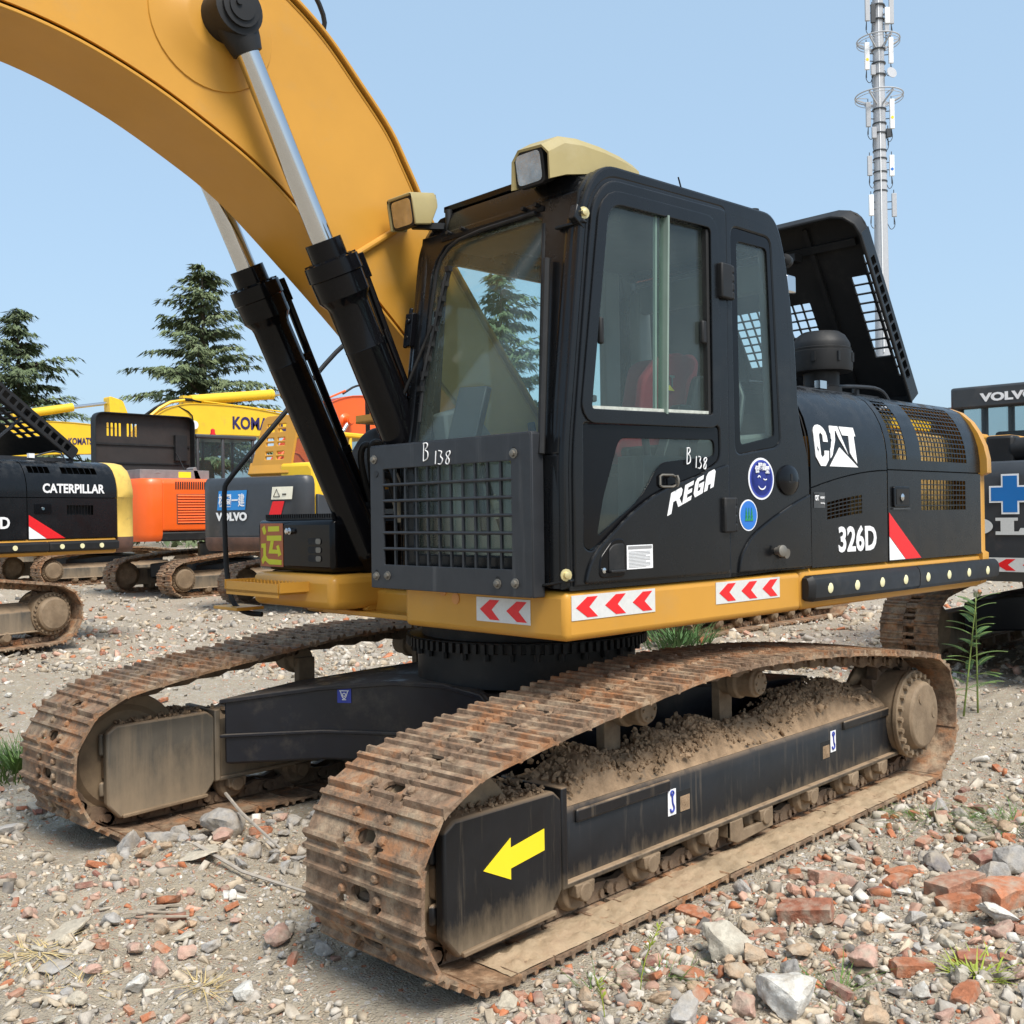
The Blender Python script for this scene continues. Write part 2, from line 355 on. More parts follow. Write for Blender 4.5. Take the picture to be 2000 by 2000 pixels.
def link_mb(b, M):
    for s in (-1, 1):
        y0 = .045*s; y1 = .082*s
        prof = [(-.125,-.03),(-.10,-.012),(.085,-.012),(.12,-.028),(.125,-.06),(.10,-.085),(.03,-.075),(-.03,-.092),(-.10,-.085),(-.125,-.06)]
        ring = [[M @ Vector((x, y, z)) for x, z in prof] for y in (min(y0,y1), max(y0,y1))]
        b.loft(ring[::-1])
        for x in (-.055, .04): b.loft([[M @ Vector((x+.014*math.cos(a), y, -.012-.03+.02*math.sin(a))) for a in [k*math.pi/4 for k in range(8)]] for y in (y1, y1+.012*s)])
    b.loft([[M @ Vector((.1+.024*math.cos(a), y, -.055+.024*math.sin(a))) for a in [k*math.pi/4 for k in range(8)]] for y in (-.1, .1)])
def track_frames(at, tot, n):
    out = []; p = tot/n
    for i in range(n):
        s = i*p; a, c = at(s-p/2), at(s+p/2); m = (a+c)/2; d = (c-a)/np.linalg.norm(c-a)
        X = Vector((d[0], 0, d[1])); Z = Vector((d[1], 0, -d[0])); Y = Z.cross(X)   # z outwards
        M = Matrix((X, Y, Z)).transposed().to_4x4(); M.translation = (m[0], 0, m[1]); out.append(M)
    return out
FR = track_frames(TA, TT, NSH)
def crawler(yc, side, par=EX):
    b = MB()
    for M in FR: link_mb(b, Matrix.Translation((0, yc, 0)) @ M)
    ch = b.build('crawler_track', 'chain', par, ang=40)
    for i, M in enumerate(FR):
        o = link('track_shoe', SHOE2 if (i*7+side*3) % 11 in (0, 4) else SHOE, ch)
        J = Matrix.Translation((rng.normal(0, .0025), yc+rng.normal(0, .004), 0)) @ M @ Matrix.Rotation(rng.normal(0, .018), 4, 'Y')
        o.matrix_local = J
    return ch
def mound(name, x0, x1, y0, y1, zf, hf, parent, m='mud', st=.016, sd=0.):
    us = np.arange(x0, x1+st/2, st); vs = np.arange(y0, y1+st/2, st)
    def P(x, y):
        n = .5+.5*pnoise((x*7+sd, y*7, 3.1)); n2 = pnoise((x*24, y*24+sd, 1.7)); n3 = pnoise((x*60, y*60, sd))
        e = min(1, (x-x0)/.09, (x1-x)/.09, max(0, (y-y0)/.06), max(0, (y1-y)/.045)); e = max(0, e)
        return (x, y, zf(x, y)-.012+hf(x, y)*e*(.3+.75*n)+e*(.022*n2+.016*n3))
    o = grid(list(us), list(vs), P).build(name, m, parent, ang=180)
    return o
def track_frame(yc, s, far, par=EX):
    """s=+1: the frame's outer face points to +y; the far frame shows its inner face"""
    fm = 'framed' if far else 'frame'
    Y = lambda y: yc+s*y
    b = MB()
    sec = [(.135,.20),(.135,.475),(.115,.505),(-.02,.60),(-.10,.60),(-.15,.54),(-.15,.20)]
    q = [(Y(y), z) for y, z in sec];  q = q if s > 0 else q[::-1]
    b.loft([[(x, y, z) for y, z in q] for x in (-1.74, 1.40)])
    if s > 0:                                    # strip steps bolted along the face
        b.box((.62, Y(.133), .43), (1.28, Y(.15), .485)); b.box((-1.70, Y(.133), .44), (-1.08, Y(.15), .49))
    fr = b.build('track_frame', fm, par, bevel=.012)
    b = MB()                                     # bottom flange and end plates
    for side in (1, -1):
        b.box((-1.76, min(Y(.165*side), Y(.12*side)), .185), (1.40, max(Y(.165*side), Y(.12*side)), .208))
    b.box((-1.80, min(Y(-.17), Y(.155)), .185), (-1.745, max(Y(-.17), Y(.155)), .50))
    b.box((1.365, min(Y(-.17), Y(.172)), .19), (1.40, max(Y(-.17), Y(.172)), .60))
    b.build('frame_flange', fm, fr, bevel=.006)
    # idler guard block
    for side in (1, -1):
        if side*s < 0 and not far: pass
        a0, a1 = sorted((Y(.125*side), Y(.178*side)))
        b = MB(); pr = [(1.975,.10),(2.045,.18),(2.045,.565),(1.99,.602),(1.45,.60),(1.405,.56),(1.405,.20),(1.47,.115)]
        b.prism(pr, 'y', a0, a1); b.box((1.95, min(Y(.10*side), Y(.125*side)), .22), (2.06, max(Y(.10*side), Y(.125*side)), .30)); b.box((1.95, min(Y(.10*side), Y(.125*side)), .44), (2.06, max(Y(.10*side), Y(.125*side)), .56))
        g = b.build('idler_guard', fm, fr, bevel=.018)
        b = MB(); b.bar((1.965, Y(.184*side), .112), (1.46, Y(.184*side), .125), .02, .02); b.build('guard_edge', 'drive', fr, bevel=.005)
        b = MB()
        b.box((1.955, min(Y(.02*side), Y(.122*side)), .31), (2.035, max(Y(.02*side), Y(.122*side)), .43)); b.build('idler_bracket', 'drive', fr, bevel=.01)
    # idler wheel: dished disc with a rim
    b = MB(); pr = [(-.085,.05),(-.085,.255),(-.062,.285),(-.062,.345),(-.04,.352),(-.026,.325),(.026,.325),(.04,.352),(.062,.345),(.062,.285),(.085,.255),(.085,.05)]
    b.lathe((1.90, yc, .405), (0, 1, 0), pr, 40); b.build('idler_wheel', 'idler', fr, ang=30)
    # bottom rollers
    for x in (1.26, .80, .33, -.17, -.66, -1.14, -1.52):
        b = MB(); z = .155
        b.lathe((x, yc, z), (0, 1, 0), [(-.125,.06),(-.125,.085),(-.1,.1),(-.065,.1),(-.06,.078),(.06,.078),(.065,.1),(.1,.1),(.125,.085),(.125,.06)], 20)
        for side in (-1, 1):
            a0, a1 = sorted((Y(.125*side), Y(.175*side))); b.prism([(x-.055,.135),(x+.055,.135),(x+.06,.19),(x-.06,.19)], 'y', a0, a1); b.cyl((x, a0, .15), (x, a1+.006, .15), .04, n=12)
        b.build('track_roller', 'drive', fr, bevel=.005, ang=30)
    b = MB()                                     # chain guide in the middle
    a0, a1 = sorted((Y(.15), Y(.17)))
    b.prism([(-.24,.09),(.10,.075),(.16,.10),(.16,.19),(.05,.19),(.04,.13),(-.12,.13),(-.13,.19),(-.24,.19)], 'y', a0, a1); b.box((-.24, min(Y(.10), Y(.168)), .11), (-.215, max(Y(.10), Y(.168)), .19)); b.box((.135, min(Y(.10), Y(.168)), .11), (.16, max(Y(.10), Y(.168)), .19))
    b.build('chain_guide', 'drive', fr, bevel=.004)
    for x in (.74, -.22):
        b = MB(); z = .815
        b.lathe((x, Y(-.10), z), (0, s, 0), [(0,.05),(0,.075),(.06,.075),(.07,.09),(.11,.09),(.12,.075),(.2,.075),(.21,.06),(.222,.06),(.222,.02)], 22)
        b.box((x-.06, min(Y(-.14), Y(-.09)), .56), (x+.06, max(Y(-.14), Y(-.09)), .83))
        for k in range(6): a = k*math.pi/3; b.cyl((x+.042*math.cos(a), Y(.118), z+.042*math.sin(a)), (x+.042*math.cos(a), Y(.13), z+.042*math.sin(a)), .009, n=6)
        b.build('carrier_roller', 'drive', fr, bevel=.004, ang=30)
    # final drive: drum, bolt ring, cover
    b = MB(); o = (-1.915, Y(-.02), .42)
    b.lathe(o, (0, s, 0), [(-.12,.2),(-.12,.3),(-.09,.31),(-.06,.27),(0,.262),(.19,.262),(.195,.272),(.225,.272),(.23,.215),(.275,.205),(.29,.19),(.293,.02)], 40)
    fd = b.build('final_drive', 'drive', fr, bevel=.006, ang=30)
    b = MB()
    for k in range(22):
        a = k*2*math.pi/22; c = Vector((-1.915+.243*math.cos(a), Y(.205), .42+.243*math.sin(a))); b.cyl(c, c+Vector((0, s*.026, 0)), .019, .017, 8)
    b.cyl((-1.915+.07, Y(.27), .53), (-1.915+.07, Y(.276), .53), .03, n=12); b.cyl((-1.915-.12, Y(.27), .42), (-1.915-.12, Y(.276), .42), .03, n=12)
    b.build('drive_bolts', 'drive', fr, ang=30)
    b = MB(); N = 20; ring = []
    for y in (-.035, .035): ring.append([(-1.915+(.335 if k % 2 else .275)*math.cos(k*math.pi/N), Y(y), .41+(.335 if k % 2 else .275)*math.sin(k*math.pi/N)) for k in range(2*N)])
    b.loft(ring); b.build('sprocket', 'chain', fr)
    return fr
CH1 = crawler(1.325, 0); CH2 = crawler(-1.325, 1)
TF1 = track_frame(1.325, 1, False); TF2 = track_frame(-1.325, -1, True)
# decals on the near frame
flat([(0, [(-.165,-.09+.09),(.02,.043),(.02,.085),(-.0,.0)][:0] or [(0,0),(.145,.09),(.145,.052),(.335,.082),(.335,-.002),(.145,-.026),(.145,-.068)])], (1.85, 1.503, .385), LS, VZ).build('direction_arrow', 'arrow', TF1)
for x, z in ((.63, .315), (-.93, .338)):
    hk = flat([(0, [(0,0),(.062,0),(.062,.118),(0,.118)])], (x, 1.461, z), LS, VZ); hk.build('hook_sticker', 'white', TF1)
    b = MB(); P = Vector((x-.031, 1.466, z))
    b.tube([P+Vector((0,0,.10)), P+Vector((0,0,.055)), P+Vector((-.014,0,.036)), P+Vector((-.008,0,.018)), P+Vector((.012,0,.016)), P+Vector((.016,0,.032))], .005, 6, smooth=2)
    b.tube([P+Vector((.012*math.cos(a), 0, .10+.012*math.sin(a)*.9)) for a in [k*math.pi/5 for k in range(11)]], .004, 6); b.build('hook_sign', 'navy', TF1)
for x in (.50, -.875):                      # square pockets in the face
    b = MB(); b.box((x-.055, 1.4585, .31), (x+.055, 1.4605, .41)); b.build('frame_pocket', 'dark', TF1)
    b = MB(); b.box((x-.046, 1.459, .315), (x+.03, 1.4615, .385)); b.build('pocket_mud', 'mud', TF1, bevel=.0)
# ---------------- carbody with its slewing ring
b = MB(); plan = []
arms = [(1.42,1.03),(1.05,1.02)]
Q = [(1.40,-1.06),(.95,-.72),(.72,-.35),(.66,0),(.72,.35),(.95,.72),(1.40,1.06),(.85,1.10),(.35,.95),(-.35,.95),(-.85,1.10),(-1.40,1.06),(-.95,.72),(-.72,.35),(-.66,0),(-.72,-.35),(-.95,-.72),(-1.40,-1.06),(-.85,-1.10),(-.35,-.95),(.35,-.95),(.85,-1.10)]
zt = lambda x, y: .77-.085*max(0, (math.hypot(x, y)-.7)/.9)
b.loft([[(x, y, .30+.0*x) for x, y in Q], [(x, y, zt(x, y)) for x, y in Q]])
CB = b.build('carbody', 'carb', EX, bevel=.015)
b = MB(); Q2 = [(x*1.012+(.012 if x > 0 else -.012), y*1.0) for x, y in Q]
b.loft([[(x, y, zt(x, y)-.02) for x, y in Q2], [(x, y, zt(x, y)+.006) for x, y in Q2]]); b.loft([[(x, y, .455) for x, y in Q2], [(x, y, .475) for x, y in Q2]]); b.build('carbody_flange', 'carb', CB, bevel=.005)
b = MB(); b.lathe((0,0,.76), (0,0,1), [(0,.60),(0,.645),(.19,.645),(.2,.69),(.255,.69),(.255,.62),(.45,.62)], 64)
SR = b.build('slewing_ring', 'rubber', CB, ang=30)
b = MB()
for k in range(90):
    a = k*2*math.pi/90; c = Vector((.695*math.cos(a), .695*math.sin(a), .985)); b.obox(c, Vector((math.cos(a), math.sin(a), 0))*.018, Vector((-math.sin(a), math.cos(a), 0))*.012, (0, 0, .026))
for k in range(30):
    a = k*2*math.pi/30; c = Vector((.66*math.cos(a), .66*math.sin(a), .915)); b.cyl(c, c+Vector((0,0,.04)), .018, n=6)
b.build('ring_teeth', 'rubber', CB)
u_ = Vector((-.528,.849,0)); nn = Vector((.849,.528,0)); o_ = Vector((.883,-.612,.633))-u_*.042+nn*.003
flat([(0, rrect(0,0,.084,.084,.003))], o_, u_, VZ).build('blue_sign', 'navy', CB)
b = MB(); tt = lambda p: o_+nn*.005+u_*p[0]*.67+Vector((0,0,p[1]*.67))
b.tube([tt(p) for p in ((.03,.10),(.045,.05),(.0625,.035),(.08,.05),(.095,.10))], .0028, 6, smooth=1); b.tube([tt((.0625+.014*math.cos(a), .07+.014*math.sin(a))) for a in [k*math.pi/5 for k in range(11)]], .0025, 6); b.bar(tt((.02,.104)), tt((.105,.104)), .004, .004); b.bar(tt((.045,.028)), tt((.08,.028)), .004, .004)
b.build('hook_sign', 'white', CB)
# ================================================================== upper structure (turned by SW)
def U(b, name, m, **k): return b.build(name, m, EX, SW, **k)
# yellow platform frame
b = MB(); b.box((-.60, .40, 1.168), (1.222, 1.488, 1.376)); MF = U(b, 'platform_frame', 'yellow', bevel=.03, seg=3)
b = MB(); b.box((-2.93, -1.44, 1.168), (-.602, 1.482, 1.389)); b.build('rear_frame', 'yellow', MF, bevel=.035, seg=3)
b = MB(); b.box((-.6, -.95, 1.14), (.92, .38, 1.30)); b.build('centre_frame', 'yellow', MF, bevel=.02)
b = MB(); b.box((.35, -.62, 1.160), (1.02, .40, 1.186)); b.build('bracket_base', 'yellow', MF, bevel=.004)
for yc in (-.35, .35):
    for dy in (-.09, .09):
        b = MB(); b.prism(rpoly([(.66,1.186),(1.0,1.186),(.93,1.25),(.93,1.33),(.87,1.39),(.78,1.41),(.70,1.37),(.66,1.30)], .03), 'y', yc+dy-.02, yc+dy+.02); b.lathe((.80, yc+dy-.03, 1.31), (0,1,0), [(0,.02),(0,.07),(.06,.07),(.06,.02)], 20)
        b.build('cylinder_lug', 'yellow', MF, bevel=.004)
    b = MB(); b.cyl((.80, yc-.14, 1.31), (.80, yc+.14, 1.31), .036, n=16); b.build('foot_pin', 'steel', MF)
# boom foot towers
for y in (-.30, .30):
    b = MB(); b.prism(rpoly([(-.35,1.3),(.55,1.3),(.33,1.9),(.20,2.05),(.0,2.05),(-.15,1.85)], .06), 'y', y-.03, y+.03); b.build('boom_bracket', 'yellow', MF, bevel=.006)
for x0, n, W_ in ((1.192, 3, .55), (.176, 3, .56)):
    chevrons(W_, .105, n, (x0, 1.488, 1.255), LS, VZ).build('chevron_strip', ['offw', 'red'], MF)
chevrons(.345, .108, 2, (1.222, .934, 1.226), FU, VZ).build('chevron_strip', ['offw', 'red'], MF)
b = MB()
for y, z in ((.70, 1.352), (.79, 1.318)): b.cyl((1.221, y, z), (1.2265, y, z), .026, n=18)
b.build('painted_plug', mat('faded_plug', (.55, .24, .06), .5), MF)
# right platform with step
b = MB(); b.box((.25, -1.06, 1.20), (1.22, -.225, 1.388)); PL = U(b, 'side_platform', 'yellow', bevel=.045, seg=3)
b = MB(); b.box((1.20, -1.03, 1.285), (1.40, -.47, 1.30)); b.box((1.392, -1.03, 1.27), (1.40, -.47, 1.345)); b.bar((1.21,-.45,1.325), (1.40,-.45,1.325), .008, .055); b.bar((1.21,-1.045,1.325), (1.40,-1.045,1.325), .008, .055)
for i in range(14):
    y = -1.0+i*.038; b.prism([(y-.012,1.30),(y+.012,1.30),(y,1.352)], 'x', 1.255, 1.262); b.prism([(y-.012,1.30),(y+.012,1.30),(y,1.352)], 'x', 1.32, 1.327)
b.build('step', 'yellow', PL)
b = MB(); b.box((1.16,-1.30,1.165), (1.34,-1.02,1.185)); b.build('rail_plate', 'yellow', PL, bevel=.004)
# tool box
b = MB(); b.box((.40, -1.105, 1.398), (1.15, -.315, 1.69)); TB = U(b, 'tool_box', 'gloss', bevel=.03, seg=3)
b = MB(); b.box((.45, -1.06, 1.69), (1.12, -.36, 1.716))
for i in range(30): b.box((1.115, -1.05+i*.0235, 1.70), (1.127, -1.04+i*.0235, 1.722))
b.build('tread_lid', 'rubber', TB)
YP = [(0, [(0,0),(.25,0),(.25,.252),(0,.252)])]
for q in ([(.02,.222),(.05,.240),(.068,.205),(.058,.188),(.042,.186)], [(.09,.204),(.212,.206),(.212,.236),(.09,.234)], [(.075,.150),(.235,.152),(.235,.182),(.075,.180)],
          [(.118,.150),(.152,.150),(.135,.100),(.190,.098),(.178,.118),(.205,.128),(.232,.072),(.198,.058),(.196,.076),(.092,.076)],
          [(.012,.132),(.062,.135),(.062,.062),(.085,.044),(.235,.040),(.232,.012),(.10,.012),(.052,.034),(.025,.010),(.012,.038),(.034,.062),(.034,.108),(.012,.108)]):
    YP.append((1, q))
flat(YP, (1.15, -1.067, 1.418), FU, VZ).build('transport_sign', ['brown', 'lime'], TB)
for i in range(3):
    z = 1.455+i*.048; flat([(0, rrect(0,0,.13,.036,.016))], (1.15, -.556, z), FU, VZ).build('vent_slot', 'dark', TB); flat([(0, rrect(0,0,.05,.03,.013))], (1.152, -.476, z+.003), FU, VZ).build('slot_glint', 'steel', TB)
b = MB(); b.lathe((1.15,-.735,1.625), (1,0,0), [(0,.02),(.012,.02),(.016,.012),(.03,.018),(.036,.01)], 14); b.build('box_latch', 'chrome', TB)
# handrail on the far corner
b = MB(); b.tube([(1.20,-.98,1.14),(1.25,-1.08,1.145),(1.29,-1.17,1.20),(1.29,-1.225,1.38),(1.29,-1.235,1.5),(1.29,-1.25,1.87),(1.27,-1.24,1.93),(.80,-1.30,2.40),(.33,-1.36,2.88),(.2,-1.36,2.9),(.15,-1.36,2.8),(.15,-1.36,1.6)], .0155, 10, smooth=2); U(b, 'handrail', 'hose')
# right rear body, seen in gaps
b = MB(); b.prism([(-1.45,1.39),(-1.45,2.05),(-1.2,2.3),(-.42,2.3),(-.42,1.39)], 'x', -2.9, .15); RB = U(b, 'right_body', 'black', bevel=.06, seg=3)
b = MB(); b.prism(rpoly([(.15,1.75),(.62,1.75),(.62,2.02),(.45,2.26),(.15,2.3)], .1), 'y', -1.0, -.42); b.build('tank_cover', 'dark', RB, bevel=.03)
for x, z in ((.66, 1.86), (.40, 2.28)):
    b = MB(); b.box((x, -.92, z), (x+.16, -.45, z+.012)); b.box((x+.15, -.92, z), (x+.16, -.45, z+.05))
    for i in range(10): b.prism([(-.9+i*.046-.014, z+.01),(-.9+i*.046+.014, z+.01),(-.9+i*.046, z+.04)], 'x', x+.05, x+.057)
    b.build('tread_step', 'yellow', RB)
# ---------------- side of the engine bay: panels that curve over the top
HP = [(1.488,1.392),(1.488,1.94),(1.486,2.03),(1.474,2.12),(1.448,2.21),(1.408,2.29),(1.352,2.36),(1.28,2.405),(1.18,2.43),(1.05,2.442),(.90,2.447)]
HA = np.array(HP); HS = np.r_[0, np.cumsum(np.hypot(*np.diff(HA, axis=0).T))]
def hp(s, off=0.): return np.interp(s, HS, HA[:, 0])+off, np.interp(s, HS, HA[:, 1])
def s_of(z): return np.interp(z, HA[:, 1], HS)
def hood_panel(name, x0, x1, s0, s1, grilles, ztop=None, off=0., lo=None, par=EX, rot=SW, m='black'):
    cx, cs, H = [], [], []
    for gx0, gx1, gz0, gz1, nx, nz in grilles:
        lx, hx = bars(gx0, gx1, nx, .0055); ls, hs = bars(s_of(gz0), s_of(gz1), nz, .0065); cx += lx; cs += ls; H.append((hx, hs))
    us = lines(x0, x1, cx, .12); vs = lines(s0, s1, cs, .035)
    def P(x, s):
        if ztop: s = s0+(s-s0)*(ztop(x)-s0)/(s1-s0)
        if lo: s = s1-(s1-s)*(s1-lo(x))/(s1-s0)
        y, z = hp(s, off); return (x, y, z)
    def hole(x, s):
        for hx, hs in H:
            if any(a < x < c for a, c in hx) and any(a < s < c for a, c in hs): return True
        return False
    g = grid(us[::-1] if x1 < x0 else us, vs, P, hole)
    g.f = [tuple(reversed(f)) for f in g.f]
    return g.build(name, m, par, rot, solid=.005, ang=40)
seam = lambda x: s_of(1.935-.11*max(0, (x+1.587)/.87)**1.7)
PA = hood_panel('side_panel', -1.572, -.712, 0, s_of(1.93), [(-1.268,-.877,1.693,1.803,9,5)], ztop=lambda x: seam(x)-.004)
PB = hood_panel('side_panel', -1.572, -.712, s_of(1.93), HS[-1], [], lo=lambda x: seam(x)+.004)
PC = hood_panel('side_panel', -2.915, -1.584, 0, s_of(1.936), [(-2.672,-2.02,1.695,1.885,14,6)])
PD = hood_panel('side_panel', -2.915, -1.584, s_of(1.944), HS[-1], [(-2.70,-2.03,2.005,2.372,15,13),(-1.835,-1.65,2.005,2.372,4,13)])
b = MB()
for x0, x1 in ((-1.584,-1.572),(-.712,-.70)): b.loft([[(x0, *hp(s, -.014)) for s in HS], [(x1, *hp(s, -.014)) for s in HS]], close=False)
b.box((-2.915, 1.45, 1.925), (-1.57, 1.474, 1.955)); b.box((-1.575, 1.45, 1.8), (-.72, 1.472, 1.94)); U(b, 'bay_liner', 'dark')
b = MB()
for i in range(60): b.box((-2.86+i*.019, 1.29, 1.45), (-2.853+i*.019, 1.325, 2.19))
b.box((-2.88, 1.16, 1.42), (-1.72, 1.305, 2.20)); b.box((-2.88, 1.10, 2.2), (-1.72, 1.20, 2.33)); CO = U(b, 'radiator_core', 'core')
b = MB(); b.box((-2.60,1.225,2.23),(-1.75,1.29,2.29)); b.cyl((-1.72,1.25,2.05),(-2.1,1.25,2.25),.03); b.box((-1.80,1.21,1.95),(-1.62,1.30,2.1)); b.build('cooler_pipe', 'yellow2', CO)
b = MB(); b.box((-2.9, -1.2, 2.28), (-.75, .95, 2.40)); EB = U(b, 'engine_top', 'dark')
b = MB(); b.box((-1.95,.80,2.40),(-.80,1.05,2.462)); b.box((-2.55,.85,2.40),(-1.5,.95,2.49)); b.tube([(-1.75,.98,2.50),(-2.2,1.0,2.53),(-2.45,1.02,2.53),(-2.52,1.05,2.42)], .014, 8, smooth=2)
for x in (-1.72,-1.95,-2.2): b.cyl((x,.96,2.47),(x,.96,2.52),.025,n=8)
b.build('engine_fittings', 'grey', EB)
b = MB(); b.box((-1.70,.99,2.475),(-1.62,1.03,2.525)); b.cyl((-1.86,.93,2.52),(-1.86,.93,2.55),.05,n=14); b.build('bright_clamp', 'chrome', EB)
# lettering of the side
uw = .455; hh = .232
def arc(cx, cy, rx, ry, a0, a1, n=8): return [(cx+rx*math.cos(R_(a0+(a1-a0)*i/n)), cy+ry*math.sin(R_(a0+(a1-a0)*i/n))) for i in range(n+1)]
ltr = [(0, arc(.068,.170,.068,.062,180,0)+[(.14,.135),(.092,.135),(.092,.172),(.073,.188),(.054,.172),(.054,.06),(.073,.044),(.092,.06),(.092,.085),(.14,.085),(.135,.035),(.10,0),(.05,0),(0,.05)]),
       (0, [(.192,.232),(.238,.232),(.238,.205),(.222,.150),(.176,.062),(.156,.045)]), (0, [(.238,.232),(.282,.232),(.352,.070),(.306,.118),(.268,.160),(.250,.205),(.238,.205)]),
       (0, [(.296,.232),(.458,.232),(.458,.180),(.438,.180),(.450,.022),(.402,.055),(.374,.080),(.380,.180),(.312,.180)]), (0, [(.148,0),(.262,.108),(.46,0)])]
def hoodmap(bm):    # wrap a decal drawn in (u, s) onto the curved panel
    bm.v = [(-.762-p[0], *(lambda yz: (float(yz[0])+p[1], float(yz[1])))(hp(s_of(1.945)+p[2]))) for p in bm.v]; return bm
dec = MB()
for _, poly in ltr:
    a = sum(poly[i][0]*poly[(i+1) % len(poly)][1]-poly[(i+1) % len(poly)][0]*poly[i][1] for i in range(len(poly)))
    if a < 0: poly = poly[::-1]
    dec.loft([[(p[0], .001, p[1]) for p in poly], [(p[0], .005, p[1]) for p in poly]])
hoodmap(dec); dec.build('maker_letters', 'white', PB)
mobj('model_number', text_fit('326D', .435, .148, (-.992, 1.488, 1.464), LS, VZ, bold=.028, space=1.02), 'white', PA)
b = flat([(0, [(0,0),(.115,0),(.115,.085),(0,.085)])], (-.735, 1.488, 1.715), LS, VZ); EP = b.build('engine_plate', 'dgrey', PA)
b = flat([(0, [(.005,.05),(.052,.05),(.052,.078),(.005,.078)])], (-.735, 1.4895, 1.715), LS, VZ); b.build('plate_border', 'gloss', PA)
mobj('plate_letters', text_fit('CAT', .038, .03, (-.743, 1.491, 1.755), LS, VZ, bold=.03), 'white', PA); mobj('plate_letters', text_fit('ACERT', .045, .012, (-.797, 1.491, 1.765), LS, VZ, bold=.02), 'white', PA); mobj('plate_letters', text_fit('Technology', .045, .010, (-.797, 1.491, 1.735), LS, VZ), 'white', PA)
flat([(0, [(0,.145),(.0,.285),(.415,0),(.205,0)])], (-1.590, 1.488, 1.398), LS, VZ).build('red_stripe', 'red', PC)
flat([(0, [(0,0),(.0,.140),(.200,0)])], (-1.590, 1.488, 1.398), LS, VZ).build('white_stripe', 'white', PC)
b = MB(); b.prism(rrect(-1.84,1.715,-1.635,1.84,.015), 'y', 1.486, 1.502); LT = b.build('panel_latch', 'gloss', PC, bevel=.004)
b = MB(); b.prism(rrect(-1.825,1.73,-1.66,1.825,.012), 'y', 1.500, 1.504); b.build('latch_recess', 'dark', PC)
b = MB(); b.lathe((-1.72,1.502,1.775), (0,1,0), [(0,.02),(.012,.022),(.018,.012)], 16); b.build('latch_lock', 'chrome', PC)
b = MB(); b.bar((-1.63,1.492,1.705), (-1.85,1.492,1.705), .012, .008); b.build('latch_lip', 'dgrey', PC)
# ---------------- counterweight
cwp = [(1.168,1.42),(1.19,1.47),(1.24,1.49),(1.395,1.492),(1.41,1.480),(1.925,1.480),(1.945,1.53),(2.04,1.528),(2.13,1.508),(2.22,1.47),(2.30,1.42),(2.37,1.345),(2.41,1.25),(2.44,1.1)]
rings = []
for z, hw in cwp:
    bul = .0 if z > 1.4 else .03
    o = [(-2.928, hw)]+[(-2.99-.05*math.sin(R_(a))*1.0-bul, hw-.06+.06*math.cos(R_(a))) for a in (20,55,90)]+[(-3.15-bul, hw*.8),(-3.26-bul, hw*.4),(-3.28-bul, 0)]
    o += [(x, -y) for x, y in reversed(o[:-1])]
    rings.append([(x, y, z) for x, y in o])
b = MB(); b.loft(rings); U(b, 'counterweight', 'yellow', ang=45)
# rubber strip along the side
for i, (x0, x1) in enumerate(((-1.853,-.612),(-3.085,-1.863))):
    b = MB(); pr = [(1.484,1.215),(1.53,1.215),(1.548,1.235),(1.553,1.30),(1.545,1.333),(1.53,1.352),(1.484,1.352)]
    xs = [(x0, .82 if i == 1 else 1), (x0+.05 if i else x0+.001, 1), (x1-.001 if i else x1-.03, 1), (x1, 1 if i else .6)]
    b.loft([[(x, 1.484+(y-1.484)*k, 1.285+(z-1.285)*(k if i or x != x1 else .8)) for y, z in pr] for x, k in xs]); RS = U(b, 'rubber_strip', 'rubber', bevel=.008)
    for x in ([-.791-.2925*k for k in range(4)] if i == 0 else [-1.966-.2985*k for k in range(4)]):
        b = MB(); b.lathe((x,1.546,1.281), (0,1,0), [(0,.028),(.006,.028),(.009,.022),(.0095,.001)], 18); b.build('strip_cap', 'cream', RS)
# ---------------- engine hood, opened towards the rear
HU, HW, HO = Vector((.545,0,.839)).normalized(), Vector((.839,0,-.545)).normalized(), Vector((-2.74,0,2.45))
HV = Vector((0,1,0))
def hslots(v0, v1, u0, u1, n, t=.011):
    c = (u1-u0-(n-1)*t)/n; return [rrect(v0, u0+i*(c+t), v1, u0+i*(c+t)+c, .008, 2) for i in range(n)]
holes = hslots(.875,.985,.325,.943,9)+hslots(1.003,1.045,.165,1.085,13)
for i in range(9):
    for j in range(7): holes.append(rrect(-.15+i*.0745, .36+j*.066, -.15+i*.0745+.066, .36+j*.066+.056, .006, 2))
EH = mobj('engine_hood', smooth(plate(rpoly([(-1.05,0),(1.085,0),(1.085,1.41),(-1.05,1.41)], [.02,.02,.16,.16], 6), holes, .02, HO-HW*.12, HV, HU, .004)), 'rubber', EX, SW)
holes = [rrect(.165+i*.0715, -.09, .165+i*.0715+.058, -.035, .008, 2) for i in range(13)]
mobj('hood_edge', smooth(plate(rpoly([(0,-.13),(1.27,-.13),(1.27,0),(0,0)], .01), holes, .016, HO+HV*1.085, HU, HW, .003)), 'black', EH)
b = MB()
rim = [HO+HV*1.088]+[HO+HV*1.088+HU*1.26]+[HO+HV*(1.088-.16+.16*math.cos(R_(a)))+HU*(1.26+.16*math.sin(R_(a))) for a in (30,60,90)]+[HO+HV*-1.0+HU*1.42]
b.loft([[p-HW*.125 for p in rim[1:]], [p for p in rim[1:]]], close=False); b.tube(rim, .012, 8)
b.build('hood_rim', 'rubber', EH, solid=.012)
b = MB(); b.loft([[HO+HV*1.085-HW*.13, HO+HV*1.085+HW*.02], [HO+HV*-1.05-HW*.13, HO+HV*-1.05+HW*.02]], close=False)
for v in (.66, .25, -.2): b.bar(HO+HV*v+HU*.1-HW*.10, HO+HV*(v)+HU*1.35-HW*.10, .035, .03, up=HW)
